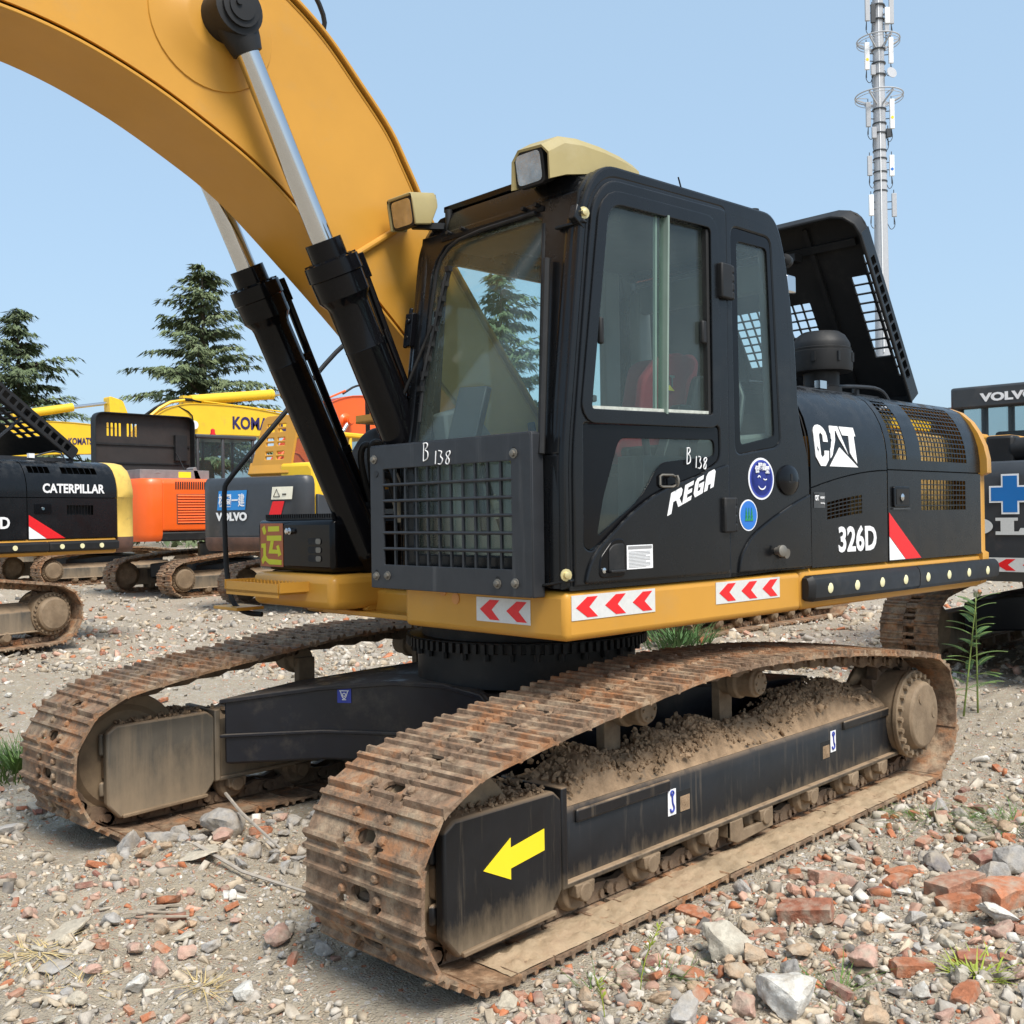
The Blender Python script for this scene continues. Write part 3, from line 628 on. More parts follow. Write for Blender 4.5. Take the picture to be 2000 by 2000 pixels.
b.bar(HO+HV*1.0+HU*1.2-HW*.09, HO+HV*-1.0+HU*1.2-HW*.09, .05, .03, up=HW); b.box((-2.12,.45,3.42),(-2.02,.62,3.47))
b.build('hood_ribs', 'rubber', EH)
# air pre-cleaner
b = MB(); b.lathe((-1.86,.90,2.40), (0,0,1), [(0,.13),(.10,.13),(.11,.115),(.20,.115),(.205,.195),(.225,.20),(.335,.20),(.34,.19),(.355,.192),(.36,.185),(.385,.185),(.40,.178),(.44,.155),(.465,.12),(.475,.01)], 40)
for k in range(8): a = k*math.pi/4+.3; b.box((-1.86+.195*math.cos(a)-.012, .90+.195*math.sin(a)-.012, 2.66), (-1.86+.195*math.cos(a)+.012, .90+.195*math.sin(a)+.012, 2.72))
PCn = U(b, 'air_precleaner', 'rubber', ang=28)
b = MB(); b.lathe((-1.86,.90,2.43), (0,0,1), [(0,.135),(0,.15),(.025,.15),(.025,.135)], 30); b.build('cleaner_clamp', 'beige', PCn)
# ---------------- cab
x_front = lambda z: 1.235 if z < 1.95 else 1.235-(z-1.95)*.132      # raked front
YL, YR = 1.425, .435                                              # corner post centres (left, right)
CABO = rpoly([(1.225,1.388),(1.225,1.95),(1.085,3.045),(.96,3.215),(-.40,3.245),(-.49,3.05),(-.575,2.62),(-.60,2.20),(-.703,1.98),(-.703,1.388)], [0,.1,.25,.16,.14,.1,.2,.25,.15,0], 6)
DOORO = rpoly([(1.178,1.398),(1.178,1.945),(1.038,3.03),(.93,3.150),(.062,3.178),(.062,1.398)], [.0,.12,.2,.14,.03,.0], 6)
def inset(poly, d):
    c = Vector((sum(p[0] for p in poly)/len(poly), sum(p[1] for p in poly)/len(poly))); o = []
    N = len(poly)
    for i in range(N):
        a, p, q = Vector(poly[i-1]), Vector(poly[i]), Vector(poly[(i+1) % N]); t = ((p-a).normalized()+(q-p).normalized())
        if t.length < 1e-6: t = q-p
        t.normalize(); o.append(tuple(p+Vector((t.y, -t.x))*d))
    return o
area = lambda P: sum(P[i][0]*P[(i+1) % len(P)][1]-P[(i+1) % len(P)][0]*P[i][1] for i in range(len(P)))
def outset(P, d): return inset(P, d if area(P) > 0 else -d)
QW = rpoly([(.002,3.108),(-.345,3.108),(-.412,2.06),(-.37,2.035),(-.014,1.985)], [.05,.05,.05,.03,.05], 4)
flip = lambda P: [(-x, z) for x, z in P]           # into decal axes on the left side
def side_plate(name, outer, holes, th, y, m, par, bev=.006, rot=None):
    return mobj(name, smooth(plate(flip(outer), [flip(h) for h in holes], th, (0, y-th/2, 0), LS, VZ, bev)), m, par, rot)
CS = side_plate('cab_side', CABO, [outset(DOORO, .009), QW], .05, 1.488, 'black', EX, .012, SW)
CSR = side_plate('cab_side', CABO, [rpoly([(1.04,1.75),(.93,2.98),(-.30,2.98),(-.42,1.75)], .1)], .05, .43, 'black', EX, .01, SW)
b = MB()      # round corner posts and roof rails as one bent tube on each side
for y in (YL, YR):
    ln = [(x_front(z)-.065, y, z) for z in (1.39,1.95,2.5,2.95)]+[(1.0,y,3.09),(.90,y,3.15),(.5,y,3.165),(-.3,y,3.178),(-.40,y,3.15),(-.45,y,3.05),(-.52,y,2.6),(-.545,y,2.2),(-.60,y,2.0),(-.62,y,1.8),(-.62,y,1.39)]
    b.tube(ln, .064, 16, smooth=2)
b.tube([(.985,YR,3.105),(.985,YL,3.105)], .062, 14); b.tube([(-.43,YR,3.12),(-.43,YL,3.12)], .062, 14)
PO = U(b, 'cab_frame', 'black', ang=50)
b = MB(); rf = []
for x, z in ((1.05,3.05),(1.045,3.12),(1.03,3.17),(.95,3.205),(.5,3.225),(-.3,3.24),(-.42,3.22),(-.47,3.15)):
    rf.append([(x, YR+.0, z-.03)]+[(x, YR+.05, z)]+[(x, YR+.25, z+.012), (x, YL-.25, z+.012)]+[(x, YL-.03, z), (x, YL+.01, z-.03)])
b.loft(rf, close=False)
b.build('cab_roof', 'black', EX, SW, solid=.05, bevel=.01)
b = MB(); b.box((.02,.60,3.235),(.80,1.25,3.262)); b.box((.93,.50,3.198),(1.02,1.33,3.228)); b.cyl((.62,.95,3.25),(.62,.95,3.275),.09)
for y in (.93,1.0): b.prism([(.80,3.25),(.86,3.25),(.80,3.29)], 'y', y, y+.008)
b.build('roof_hatch', 'gloss', bpy.data.objects['cab_roof'], bevel=.008)
b = MB(); b.cyl((-.33,1.40,3.21),(-.33,1.40,3.275),.03); b.build('roof_plug','rubber',bpy.data.objects['cab_roof']); b = MB(); b.tube([(.12,1.30,3.24),(.24,1.35,3.335)], .004, 6); b.build('aerial', 'rubber', bpy.data.objects['cab_roof'])
# front: frame bars, header with bolts
FV = Vector((-.1309,0,.9914)); FO = Vector((1.222,0,1.95)); FN = FU
def fplate(name, outer, holes, th, off, m, par, bev=.006, low=False, rot=None):
    O, v = (FO if not low else Vector((1.222,0,0))), (FV if not low else Vector((0,0,1)))
    n = Vector((0,1,0)).cross(v); return mobj(name, smooth(plate(outer, holes, th, O+n*off, (0,1,0), v, bev)), m, par, rot)
WS = rpoly([(.50,0),(1.335,0),(1.245,1.075),(.585,1.065),(.505,.93)], [.0,.0,.06,.06,.12], 5)
fr = [(1.46,0),(1.46,1.16),(.40,1.16),(.40,0)]
FF = fplate('front_frame', [(.40,0),(.50,0),(.505,.93),(.53,1.0),(.585,1.06),(.65,1.075),(1.20,1.075),(1.243,1.05),(1.25,1.0),(1.335,0),(1.46,0),(1.46,1.14),(.40,1.14)], [], .05, -.02, 'black', EX, .008, rot=SW)
fplate('front_frame', [(.40,1.39),(1.46,1.39),(1.46,1.95),(1.335,1.95),(1.335,1.52),(.50,1.52),(.50,1.95),(.40,1.95)], [], .05, -.02, 'black', EX, .008, low=True, rot=SW)
fplate('windscreen', [(.48,-.02),(1.36,-.02),(1.28,1.09),(.54,1.085),(.48,.95)], [], .008, -.012, 'glassw', FF, 0)
fplate('lower_windscreen', [(.48,1.50),(1.36,1.50),(1.36,1.94),(.48,1.94)], [], .008, -.014, 'glassw', FF, 0, low=True)
P = lambda y, t, off=.02: FO+FV*t+Vector((0,1,0)).cross(FV)*off+Vector((0, y, 0))
b = MB()
for k in range(4): b.bar(P(.56,1.10+.0*k,.006+.0*k), P(1.26,1.10,.006), .008, .02)
b.tube([P(.53,.2), P(.545,.9), P(.60,1.03), P(.75,1.08), P(1.22,1.085)], .009, 8, smooth=1); b.tube([P(1.352,.0,.0), P(1.306,.5,.0), P(1.262,1.03,.0)], .012, 8)
b.tube([P(1.385,0,.03), P(1.33,.85,.035)], .016, 10)
for y in (.62,.72,1.14,1.22): b.cyl(P(y,1.12,.0), P(y,1.12,.03), .010, n=6)
b.build('window_seal', 'rubber', FF)
b = MB(); b.bar(P(.66,.93,.025), P(.53,.36,.025), .012, .022); b.bar(P(.655,.90,.035), P(.545,.40,.035), .02, .012)
for k in range(9): t = k/8; q = P(.66,.93,.03)*(1-t)+P(.53,.36,.03)*t; b.obox(q, (.012,0,0), (0,.016,0), (0,0,.012))
b.tube([P(.60,.66,.05), P(.43,.35,.05), P(.34,.12,.05)], .008, 8); b.bar(P(.36,.17,.055), P(.30,-.06,.055), .03, .02)
b.cyl(P(.30,-.05,.0), P(.30,-.05,.08), .018)
b.build('wiper', 'rubber', FF)
b = MB(); b.obox(P(.395,.67,.02), (.02,0,0), (0,.028,0), FV*.085); b.cyl(P(.395,.71,.03), P(.395,.71,.05), .014); b.cyl(P(.395,.63,.03), P(.395,.63,.045), .008); b.bar(P(.375,.58,.03), P(.40,.78,.03), .01, .02); b.build('camera_box', 'gloss', FF, bevel=.006)
b = MB(); b.obox((1.10,1.47,2.955),(.03,0,.02),(0,.02,0),(-.01,0,.03)); b.bar((1.12,1.36,2.925),(1.08,1.50,2.935),.03,.012); b.build('post_bracket','black',PO,bevel=.004); b = MB(); b.bar((1.235,1.36,1.40),(1.19,1.50,1.425),.05,.012); b.build('post_bracket', 'black', PO, bevel=.004)
for x, z in ((1.082,2.972),(1.222,1.448)):
    b = MB(); b.lathe((x,1.488,z),(.35,1,0),[(0,.026),(.006,.026),(.007,.015),(.02,.014),(.022,.008)],12); b.build('mount_bolt','brass',PO)
# door
UWIN = rpoly([(1.066,2.145),(.936,3.04),(.20,3.062),(.20,2.165)], [.02,.09,.03,.02], 5)
LSUR = rpoly([(1.112,2.082),(.140,2.116),(.135,1.95),(1.079,1.540),(1.118,1.560)], [.015,.03,.05,.04,.02], 4)
LG = rpoly([(.876,2.028),(.176,2.048),(.172,1.970),(.56,1.932),(.621,1.897),(.731,1.765),(1.03,1.60),(.985,1.77)], [.04,.03,.03,.05,.05,.08,.03,.03], 4)
DR = side_plate('cab_door', DOORO, [UWIN, LSUR], .04, 1.500, 'black', EX, .008, SW)
side_plate('door_frame', outset(UWIN, .062), [UWIN], .012, 1.508, 'black', DR, .004)
side_plate('window_surround', outset(LSUR, -.004), [LG], .012, 1.492, 'gloss', DR, .002)
side_plate('door_window', outset(LG, .01), [], .006, 1.485, 'glassd', DR, 0)
side_plate('door_window', [(1.075,2.14),(.945,3.055),(.525,3.06),(.555,2.15)], [], .006, 1.488, 'glassd', DR, 0)
side_plate('door_window', [(.60,2.15),(.575,3.06),(.19,3.07),(.19,2.155)], [], .006, 1.474, 'glassd', DR, 0)
b = MB(); b.bar((.530,1.488,3.06),(.560,1.488,2.15),.012,.05, up=(0,1,0)); b.bar((.585,1.476,3.06),(.607,1.476,2.15),.012,.014, up=(0,1,0)); b.build('window_rail', mat('rail_green', (.20,.26,.22), .4), DR)
b = MB(); b.bar((1.05,1.49,2.152),(.22,1.49,2.176),.014,.014); b.build('window_sill', mat('chalky_seal', (.45,.47,.42), .9, var=.3, vs=30), DR)
b = MB(); b.box((.205,1.47,2.17),(.225,1.497,3.055)); b.build('window_gasket','dark',DR)
b = MB(); b.box((.985,1.488,2.425),(1.01,1.512,2.54)); b.build('window_pull','rubber',DR,bevel=.008); b = MB(); b.box((.228,1.476,2.505),(.262,1.50,2.615)); b.build('window_pull','rubber',DR,bevel=.008)
rid = rpoly([(.078,1.935),(.135,1.922),(.62,1.80),(.80,1.715),(1.04,1.555),(1.10,1.485),(1.125,1.405),(.078,1.405)], [.02,.05,.1,.1,.08,.06,.02,.02], 4)
side_plate('lower_door_skin', rid, [], .02, 1.512, 'black', DR, .009)
for z in (2.735, 1.60):
    b = MB(); b.box((.055,1.498,z),(.145,1.532,z+.17)); 
    for k in range(4): b.cyl((.035,1.505,z+.002+k*.043),(.035,1.505,z+.042+k*.043),.017,n=10)
    b.build('door_hinge','rubber',DR,bevel=.008)
b = MB(); b.prism(rpoly([(1.045,1.425),(1.04,1.51),(.95,1.592),(.885,1.592),(.87,1.56),(.872,1.425)],.03),'y',1.506,1.5165); HD = b.build('handle_pocket','gloss',DR,bevel=.006)
b = MB(); b.prism(rpoly([(.985,1.445),(.985,1.545),(.96,1.565),(.935,1.57),(.885,1.57),(.885,1.445)],.012),'y',1.512,1.522); b.bar((.985,1.525,1.452),(.89,1.525,1.452),.02,.012); b.build('door_handle','rubber',DR,bevel=.004)
b = MB(); b.lathe((1.018,1.515,1.458),(0,1,0),[(0,.012),(.006,.012),(.008,.004)],12); b.build('door_lock','chrome',DR)
b = MB(); b.tube([(.515,1.505,1.822),(.515,1.53,1.822),(.515,1.535,1.835),(.515,1.535,1.852),(.515,1.53,1.866),(.515,1.505,1.866)],.006,8)
b.tube([(.605,1.50,1.825),(.605,1.50,1.865),(.59,1.50,1.872),(.53,1.515,1.872),(.512,1.52,1.862),(.512,1.52,1.828),(.53,1.515,1.818),(.59,1.50,1.818),(.605,1.50,1.825)],.0055,8); b.build('grab_loop','steel',DR)
b = flat([(0,[(0,0),(.178,0),(.178,.105),(0,.105)]),(1,[(.008,.088),(.170,.088),(.170,.101),(.008,.101)])]+[(1,[(.01,.008+k*.0062),(.16-.03*((k*7)%4==0),.008+k*.0062),(.16-.03*((k*7)%4==0),.0095+k*.0062),(.01,.0095+k*.0062)]) for k in range(12)], (.862,1.512,1.455), LS, VZ)
b.build('notice_label',['white',mat('label_grey',(.25,.25,.25),.6)],DR)
a_ = R_(19); ru = Vector((-math.cos(a_),0,math.sin(a_)))
L1 = lambda q: (0, q)
RG = [[(0,0),(.02,.145),(.105,.145),(.118,.125),(.112,.092),(.095,.077),(.125,.02),(.09,.02),(.068,.075),(.042,.075),(.033,0)],
      [(.125,.02),(.14,.145),(.215,.145),(.212,.118),(.168,.118),(.166,.097),(.205,.097),(.202,.072),(.163,.072),(.16,.047),(.205,.047),(.20,.02)],
      [(.222,.05),(.232,.125),(.25,.145),(.305,.145),(.302,.118),(.262,.118),(.255,.05),(.28,.05),(.283,.075),(.265,.075),(.268,.097),(.312,.097),(.305,.02),(.235,.02)],
      [(.318,.02),(.332,.125),(.35,.145),(.40,.145),(.414,.125),(.405,.02),(.375,.02),(.378,.055),(.352,.055),(.348,.02)]]
flat([(0,q) for q in RG], (.575,1.512,1.685), ru*.93, (-.10,0,.68), lift=.003).build('sticker_letters','white',DR)
def chalk(strokes, O, u, v, par, r=.0028):
    b = MB(); u, v, O = Vector(u), Vector(v), Vector(O)
    for st in strokes: b.tube([O+u*p[0]+v*p[1] for p in st], r, 5, smooth=2)
    b.build('chalk_number','white',par)
B138 = [[(.0,.0),(.005,.10)],[(.0,.095),(.03,.10),(.032,.075),(.008,.06),(.035,.05),(.032,.01),(.0,.0)],[(.085,-.02),(.09,.05)],[(.11,.05),(.135,.045),(.118,.018),(.14,.005),(.125,-.025),(.105,-.02)],[(.185,.045),(.165,.04),(.16,.022),(.185,.0),(.175,-.028),(.155,-.02),(.165,.005),(.19,.03),(.185,.045)]]
chalk(B138,(.405,1.501,1.925),(-.82,0,0),(0,0,.78),DR)
# quarter window and rear side
side_plate('quarter_frame', outset(QW,.002), [rpoly([(-.049,3.046),(-.318,3.052),(-.368,2.087),(-.060,2.032)],.03,3)], .014, 1.483, 'gloss', CS, .003)
side_plate('quarter_window', outset(QW,-.01), [], .006, 1.474, 'glassd', CS, 0)
crs = [(-.012,1.40),(-.03,1.48),(-.12,1.575),(-.30,1.66),(-.55,1.75),(-.69,1.79)]
side_plate('cab_skirt', rpoly(crs+[(-.695,1.40)],[.0,.06,.08,.1,.1,.0,.0],4), [], .016, 1.500, 'black', CS, .008)
fz = MB(); fz.lathe((-.48,1.486,1.862),(0,1,0),[(0,.105),(.012,.10),(.022,.075),(.026,.03),(.026,.001)],28); fz.v = [(x,y,1.862+(z-1.862)*.78) for x,y,z in fz.v]; fz.build('filler_cap','gloss',CS)
b = MB(); b.prism(rrect(-.487,1.855,-.473,1.895,.006),'y',1.51,1.514); b.box((-.51,1.51,1.85),(-.45,1.513,1.856)); b.build('filler_keyhole','dark',CS)
b = MB(); b.lathe((-.34,1.50,1.495),(.2,1,.05),[(0,.02),(.02,.02),(.03,.03),(.05,.03),(.055,.02)],14); b.cyl((-.40,1.488,1.485),(-.40,1.53,1.48),.026); b.build('door_stop','steel',CS)
K['white2'] = mat('sticker_white', (.78,.79,.82), .4)
def ring_sticker(cx, cz, r, cols, par, ry): return [circ(0,0,r*k,36,ry*k) for k in cols]
P_ = ring_sticker(-.228,1.866,.116,(1,.9,.86,.62),CS,.107)
face = [arc(-.035,.02,.02,.024,20,160,6)+arc(-.035,.02,.014,.016,160,20,6), arc(.04,.025,.026,.016,200,330,6)+arc(.04,.025,.02,.008,330,200,6), arc(0,-.02,.05,.04,200,340,8)+arc(0,-.02,.045,.030,340,200,8)]
flat([(0,P_[0]),(1,P_[1]),(0,P_[2]),(1,circ(0,0,.116*.80,36,.107*.80))], (-.228,1.488,1.866), LS, VZ).build('round_sticker',['white2','navy'],CS)
bb = MB()
for q in face:
    q = [(x*.72,y*.72-.014) for x,y in q]; s = area(q); q = q if s > 0 else q[::-1]
    bb.loft([[(-.228-p[0],1.4945,1.866+p[1]) for p in q],[(-.228-p[0],1.4962,1.866+p[1]) for p in q]])
bb.build('sticker_mark','white2',CS)
K['pinkf'] = mat('pink_film',(.75,.35,.30),.5)
for k, ch in enumerate('低騒音型'):
    a = R_(132-k*28); mobj('sticker_letters', text_fit(ch,.036,.038,(-.228-.070*math.cos(a)+.018,1.4945,1.866+.064*math.sin(a)-.019),LS,VZ,bold=.02), 'white2', CS)
flat([(0,circ(0,0,.079,32,.079)),(1,circ(0,0,.072,32,.072)),(0,circ(0,0,.052,32,.052))], (-.109,1.488,1.682), LS, VZ).build('round_sticker',['white2','blue'],CS)
bb = MB()
for x in (-.024,0,.024):
    for k in range(3):
        z = -.028+k*.018; w_ = .012-k*.003; q = [(x-w_,z),(x+w_,z),(x,z+.03)]; bb.loft([[(-.109-p[0],1.493,1.682+p[1]) for p in q],[(-.109-p[0],1.4955,1.682+p[1]) for p in q]])
bb.build('sticker_trees','green',CS)
# work lamps
def lamp(name, c, ax, u, w_, h_, tail):
    ax, u = Vector(ax).normalized(), Vector(u); s = u.cross(ax).normalized(); u = ax.cross(s)
    c = Vector(c)
    def ring(d, k, zoff=0., hk=1.): return [c-ax*d+u*zoff+s*x*k+u*z*k*hk for x, z in rrect(-w_/2,-h_/2,w_/2,h_/2,.03,3)]
    b = MB(); b.loft([ring(.0,1.02),ring(.03,1.04),ring(.03,.97),ring(.10,.75)]); o = U(b, name, 'rubber', bevel=.004)
    b = MB(); b.loft([ring(-.004,.86),ring(.01,.86)]); b.build('lamp_lens','lens',o)
    return o, ring, s, u, ax, c
o, ring, s, u, ax, c = lamp('work_lamp',(1.20,.40,3.185),(.985,.02,-.17),(0,0,1),.17,.145,0)
b = MB(); b.loft([[c+ax*.01-ax*d+s*x+u*z for x, z in [(.10,-.08*kb),(.10,.05),(.085,.085),(-.085,.085),(-.10,.05),(-.10,-.08*kb),(-.088,-.08*kb),(-.088,.07),(.088,.07),(.088,-.08*kb)]] for d, kb in ((0,.9),(.10,.9),(.155,-.1),(.16,-.3))]); b.build('lamp_hood','beige',o,bevel=.005)
b = MB(); b.bar(c-ax*.05-u*.06, (1.0,.56,3.12), .03,.03); b.cyl((1.03,.55,3.10),(1.03,.55,3.2),.018); b.box((.93,.55,3.17),(1.0,.62,3.205)); b.build('lamp_bracket','rubber',o)
o, ring, s, u, ax, c = lamp('work_lamp',(1.17,1.255,3.20),(.985,.02,-.15),(0,0,1),.17,.15,0)
b = MB(); rr = []
for x, zt_, zb, y0, y1 in ((1.185,3.265,3.12,1.17,1.385),(1.10,3.315,3.15,1.16,1.40),(1.0,3.325,3.17,1.16,1.41),(.85,3.325,3.205,1.17,1.41),(.70,3.318,3.23,1.18,1.40),(.60,3.305,3.235,1.20,1.39),(.57,3.285,3.24,1.22,1.37)):
    rr.append([(x,y1,zb),(x,y1-.005,zt_-.035),(x,y1-.04,zt_),(x,y0+.04,zt_+.01),(x,y0+.005,zt_-.025),(x,y0,zb)])
b.loft(rr,close=False); b.build('lamp_hood','beige',o,solid=.012,bevel=.004)
# small mirror at the rear corner
b = MB(); b.tube([(-.46,1.46,3.05),(-.62,1.40,3.06)],.012,8); b.lathe((-.62,1.40,3.06),(-1,-.3,0),[(0,.012),(.01,.035),(.06,.035),(.065,.01)],14); MR = U(b,'rear_mirror','rubber')
b = MB(); b.obox((-.74,1.36,2.95),(.05,0,.0),(0,.012,.0),(.0,.0,.05)); b.build('mirror_glass','chrome',MR,bevel=.012)
# inside of the cab
b = MB(); b.box((-.6,.47,1.40),(1.15,1.42,1.46)); b.box((-.60,.47,1.46),(-.50,1.42,2.1)); b.prism([(-.50,1.46),(-.50,2.12),(-.12,2.08),(-.02,1.46)],'y',.47,1.40); INT = U(b,'cab_interior','cabin',bevel=.02)
b = MB(); b.box((-.40,.46,3.10),(.95,1.42,3.14)); b.box((.72,.50,3.02),(.98,1.38,3.09)); b.build('headliner','liner',INT)
b = MB(); b.bar((-.25,.47,1.5),(-.25,.47,3.1),.14,.05,up=(0,1,0)); b.bar((-.48,.50,3.0),(-.55,.50,1.5),.12,.08,up=(0,1,0)); b.bar((-.46,1.40,3.05),(-.55,1.40,1.5),.10,.08,up=(0,1,0)); b.bar((-.48,.5,2.95),(-.48,1.42,2.95),.06,.16)
b.prism([(.62,1.46),(1.0,1.46),(1.08,2.2),(.9,2.25),(.62,1.95)],'y',.45,.56); b.build('cab_lining','cabin',INT,bevel=.015)
b = MB(); b.prism(rpoly([(-.20,1.9),(.40,1.9),(.47,2.02),(.0,2.06),(-.13,2.42),(-.23,2.42)],.05),'y',.72,1.18); ST = b.build('seat','rubber',INT,bevel=.04,seg=3)
b = MB(); b.prism(rpoly([(.42,1.93),(.51,2.0),(.45,2.08),(.05,2.12),(-.05,2.50),(-.15,2.545),(-.21,2.50),(-.10,2.06)],.05),'y',.76,1.14); b.build('seat_cover','redcl',INT,bevel=.04,seg=3)
b = MB(); b.prism(rpoly([(.37,2.18),(.34,2.36),(.21,2.48),(.05,2.52),(-.10,2.50),(-.08,2.43),(-.01,2.38),(.01,2.18)],.04),'y',1.145,1.20); b.build('seat_side','redcl',INT,bevel=.015)
mobj('seat_letters', text_fit('CAT',.12,.06,(.225,1.203,2.335),LS,VZ,bold=.03), 'cabin', INT); flat([(0,[(0,0),(.075,0),(.037,.028)])],(.185,1.206,2.315),LS,VZ).build('seat_triangle','arrow',INT)
b = MB(); b.box((-.1,1.20,1.46),(.55,1.36,1.97)); b.box((-.1,.52,1.46),(.60,.68,1.97)); b.prism(rpoly([(.10,1.97),(.30,1.97),(.16,2.24),(.06,2.24)],.02),'y',1.22,1.28)
b.tube([(.42,1.28,1.97),(.44,1.27,2.15),(.47,1.26,2.20)],.02,8); b.tube([(.50,.60,1.97),(.53,.60,2.18)],.022,8); b.tube([(-.10,1.36,2.0),(-.22,1.36,2.1),(-.28,1.36,2.36),(-.30,1.2,2.40),(-.30,.8,2.40)],.018,8,smooth=1); b.build('control_console','grey',INT,bevel=.015)
b = MB(); b.obox((.98,.62,2.17),(.035,.02,0),(-.03,.07,0),(-.05,0,.16)); b.tube([(.92,.66,1.6),(.95,.63,2.05)],.02,8); b.obox((.86,1.18,2.17),(.05,0,0),(0,.055,0),(0,0,.016)); b.tube([(.80,1.12,1.6),(.86,1.18,2.17)],.022,8); b.tube([(.80,1.26,1.6),(.87,1.27,2.2)],.022,8); b.obox((.87,1.27,2.22),(.05,0,0),(0,.05,0),(0,0,.016)); b.build('monitor','dgrey',INT,bevel=.012)
side_plate('right_window', rpoly([(1.06,1.70),(.95,3.0),(-.33,3.0),(-.45,1.70)],.05), [], .006, .415, 'glassb' if False else 'glassw', CSR, 0)
# ---------------- front guard
GO = (1.30,0,0)
gy0, gy1, gz0, gz1 = .25,1.375,1.352,2.042; hy0, hy1, hz0, hz1 = .355,1.255,1.468,1.930
ly, hyl = bars(hy0,hy1,11,.012)
FG = mobj('front_guard', smooth(plate(rrect(gy0,gz0,gy1,gz1,.012,2),[rrect(hy0,hz0,hy1,hz1,.006,2)],.012,GO,(0,1,0),VZ,.003)),'grey',EX,SW)
b = MB()
for a, c in hyl[:-1]: b.box((1.285,c,hz0-.01),(1.297,c+.012,hz1+.01))
b.build('guard_bars','grey',FG)
b = MB()
for k in range(1,6): z = hz0+(hz1-hz0)*k/6; b.cyl((1.300,hy0-.01,z),(1.300,hy1+.01,z),.0075,n=8)
b.build('guard_rods','grey',FG)
b = MB(); b.box((1.235,gy1-.006,gz0),(1.303,gy1+.006,gz1)); b.box((1.25,gy0,gz1-.006),(1.303,gy1,gz1+.006)); b.box((1.245,gy0-.005,gz0),(1.303,gy0+.006,gz1)); b.build('guard_flange','grey',FG,bevel=.004)
for y, z in ((.285,1.98),(1.275,1.96),(.295,1.41),(.385,1.415),(1.165,1.405),(1.275,1.41)):
    b = MB(); b.lathe((1.306,y,z),(1,0,0),[(0,.022),(.004,.022),(.005,.014),(.016,.013),(.018,.006)],10); b.build('guard_bolt','steel',FG)
b = MB()
for y, z in ((.295,1.43),(1.165,1.425),(1.275,1.975)): b.lathe((1.3065,y,z),(1,0,0),[(0,.012),(.0012,.012)],12)
b.build('bolt_slot','dark',FG)
chalk(B138,(1.309,.672,1.955),(0,1.02,0),(0,0,.85),FG)
# ---------------- boom
TOP = [(5.6,3.3),(4.6,3.95),(3.6,4.36),(2.9,4.50),(2.3,4.40),(1.95,4.26),(1.709,4.135),(1.518,4.006),(1.336,3.834),(1.151,3.645),(1.03,3.46),(.79,3.088),(.19,2.361),(-.02,2.13)]
LOW = [(5.6,2.95),(4.6,3.35),(3.8,3.60),(3.3,3.685),(3.0,3.69),(2.7,3.645),(2.385,3.545),(2.079,3.405),(1.88,3.295),(1.69,3.155),(1.242,2.775),(.9,2.46),(.3,1.90),(.05,1.80),(-.10,1.90)]
def dens(P, k=5):    # rounded outline
    P = [Vector((*p, 0)) for p in P]; o = []
    for i in range(len(P)-1):
        p0, p1, p2, p3 = P[max(i-1,0)], P[i], P[i+1], P[min(i+2,len(P)-1)]
        for t in [j/k for j in range(k)]: o.append(.5*((2*p1)+(-p0+p2)*t+(2*p0-5*p1+4*p2-p3)*t*t+(-p0+3*p1-3*p2+p3)*t**3))
    return [(p.x, p.y) for p in o+[P[-1]]]
TOPd, LOWd = dens(TOP), dens(LOW); OUT = TOPd+LOWd[::-1]
ins = outset(OUT, -.018)
bmesh_side = smooth(plate(flip(ins),[],.014,(0,.222,0),LS,VZ,0)); BO = mobj('boom', bmesh_side,'yellow',EX,SW)
mobj('boom_plate', smooth(plate(flip(ins),[],.014,(0,-.222,0),LS,VZ,0)),'yellow',BO)
def strip(P, y0, y1, th):
    b = MB(); N = len(P); L_ = []
    for i, p in enumerate(P):
        t = (Vector(P[min(i+1,N-1)])-Vector(P[max(i-1,0)])).normalized(); n = Vector((t.y,-t.x))*th; L_.append([(p[0],y0,p[1]),(p[0],y1,p[1]),(p[0]-n.x,y1,p[1]-n.y),(p[0]-n.x,y0,p[1]-n.y)])
    return b.loft(L_)
strip(TOPd,-.25,.25,-.018).build('boom_plate','yellow',BO,ang=25,bevel=.004); strip(LOWd,-.236,.236,.016).build('boom_plate','yellow',BO,ang=25,bevel=.004)
b = MB(); b.tube([(x,.229,z) for x, z in outset(TOPd+LOWd[::-1],-.02)[5:66]],.006,6); b.build('weld_seam','yellow',BO)
PX, PZ = 2.083, 3.90
for sgn in (1,-1):
    b = MB(); b.lathe((PX+.03,sgn*.224,PZ-.01),(0,sgn,0),[(0,.30),(.012,.295),(.014,.275),(.03,.20),(.055,.15),(.06,.13)],40); b.build('pin_boss','yellow',BO,ang=25)
b = MB(); b.tube([(1.458,.245,2.925),(1.05,.245,3.197)],.017,10); b.build('boom_pipe','yellow',BO)
b = MB(); b.tube([(1.72,.12,4.09),(1.53,.16,4.03),(1.48,.2,4.10),(1.62,.2,4.30),(1.9,.18,4.40)],.012,8,smooth=2); b.build('boom_hose','rubber',BO)
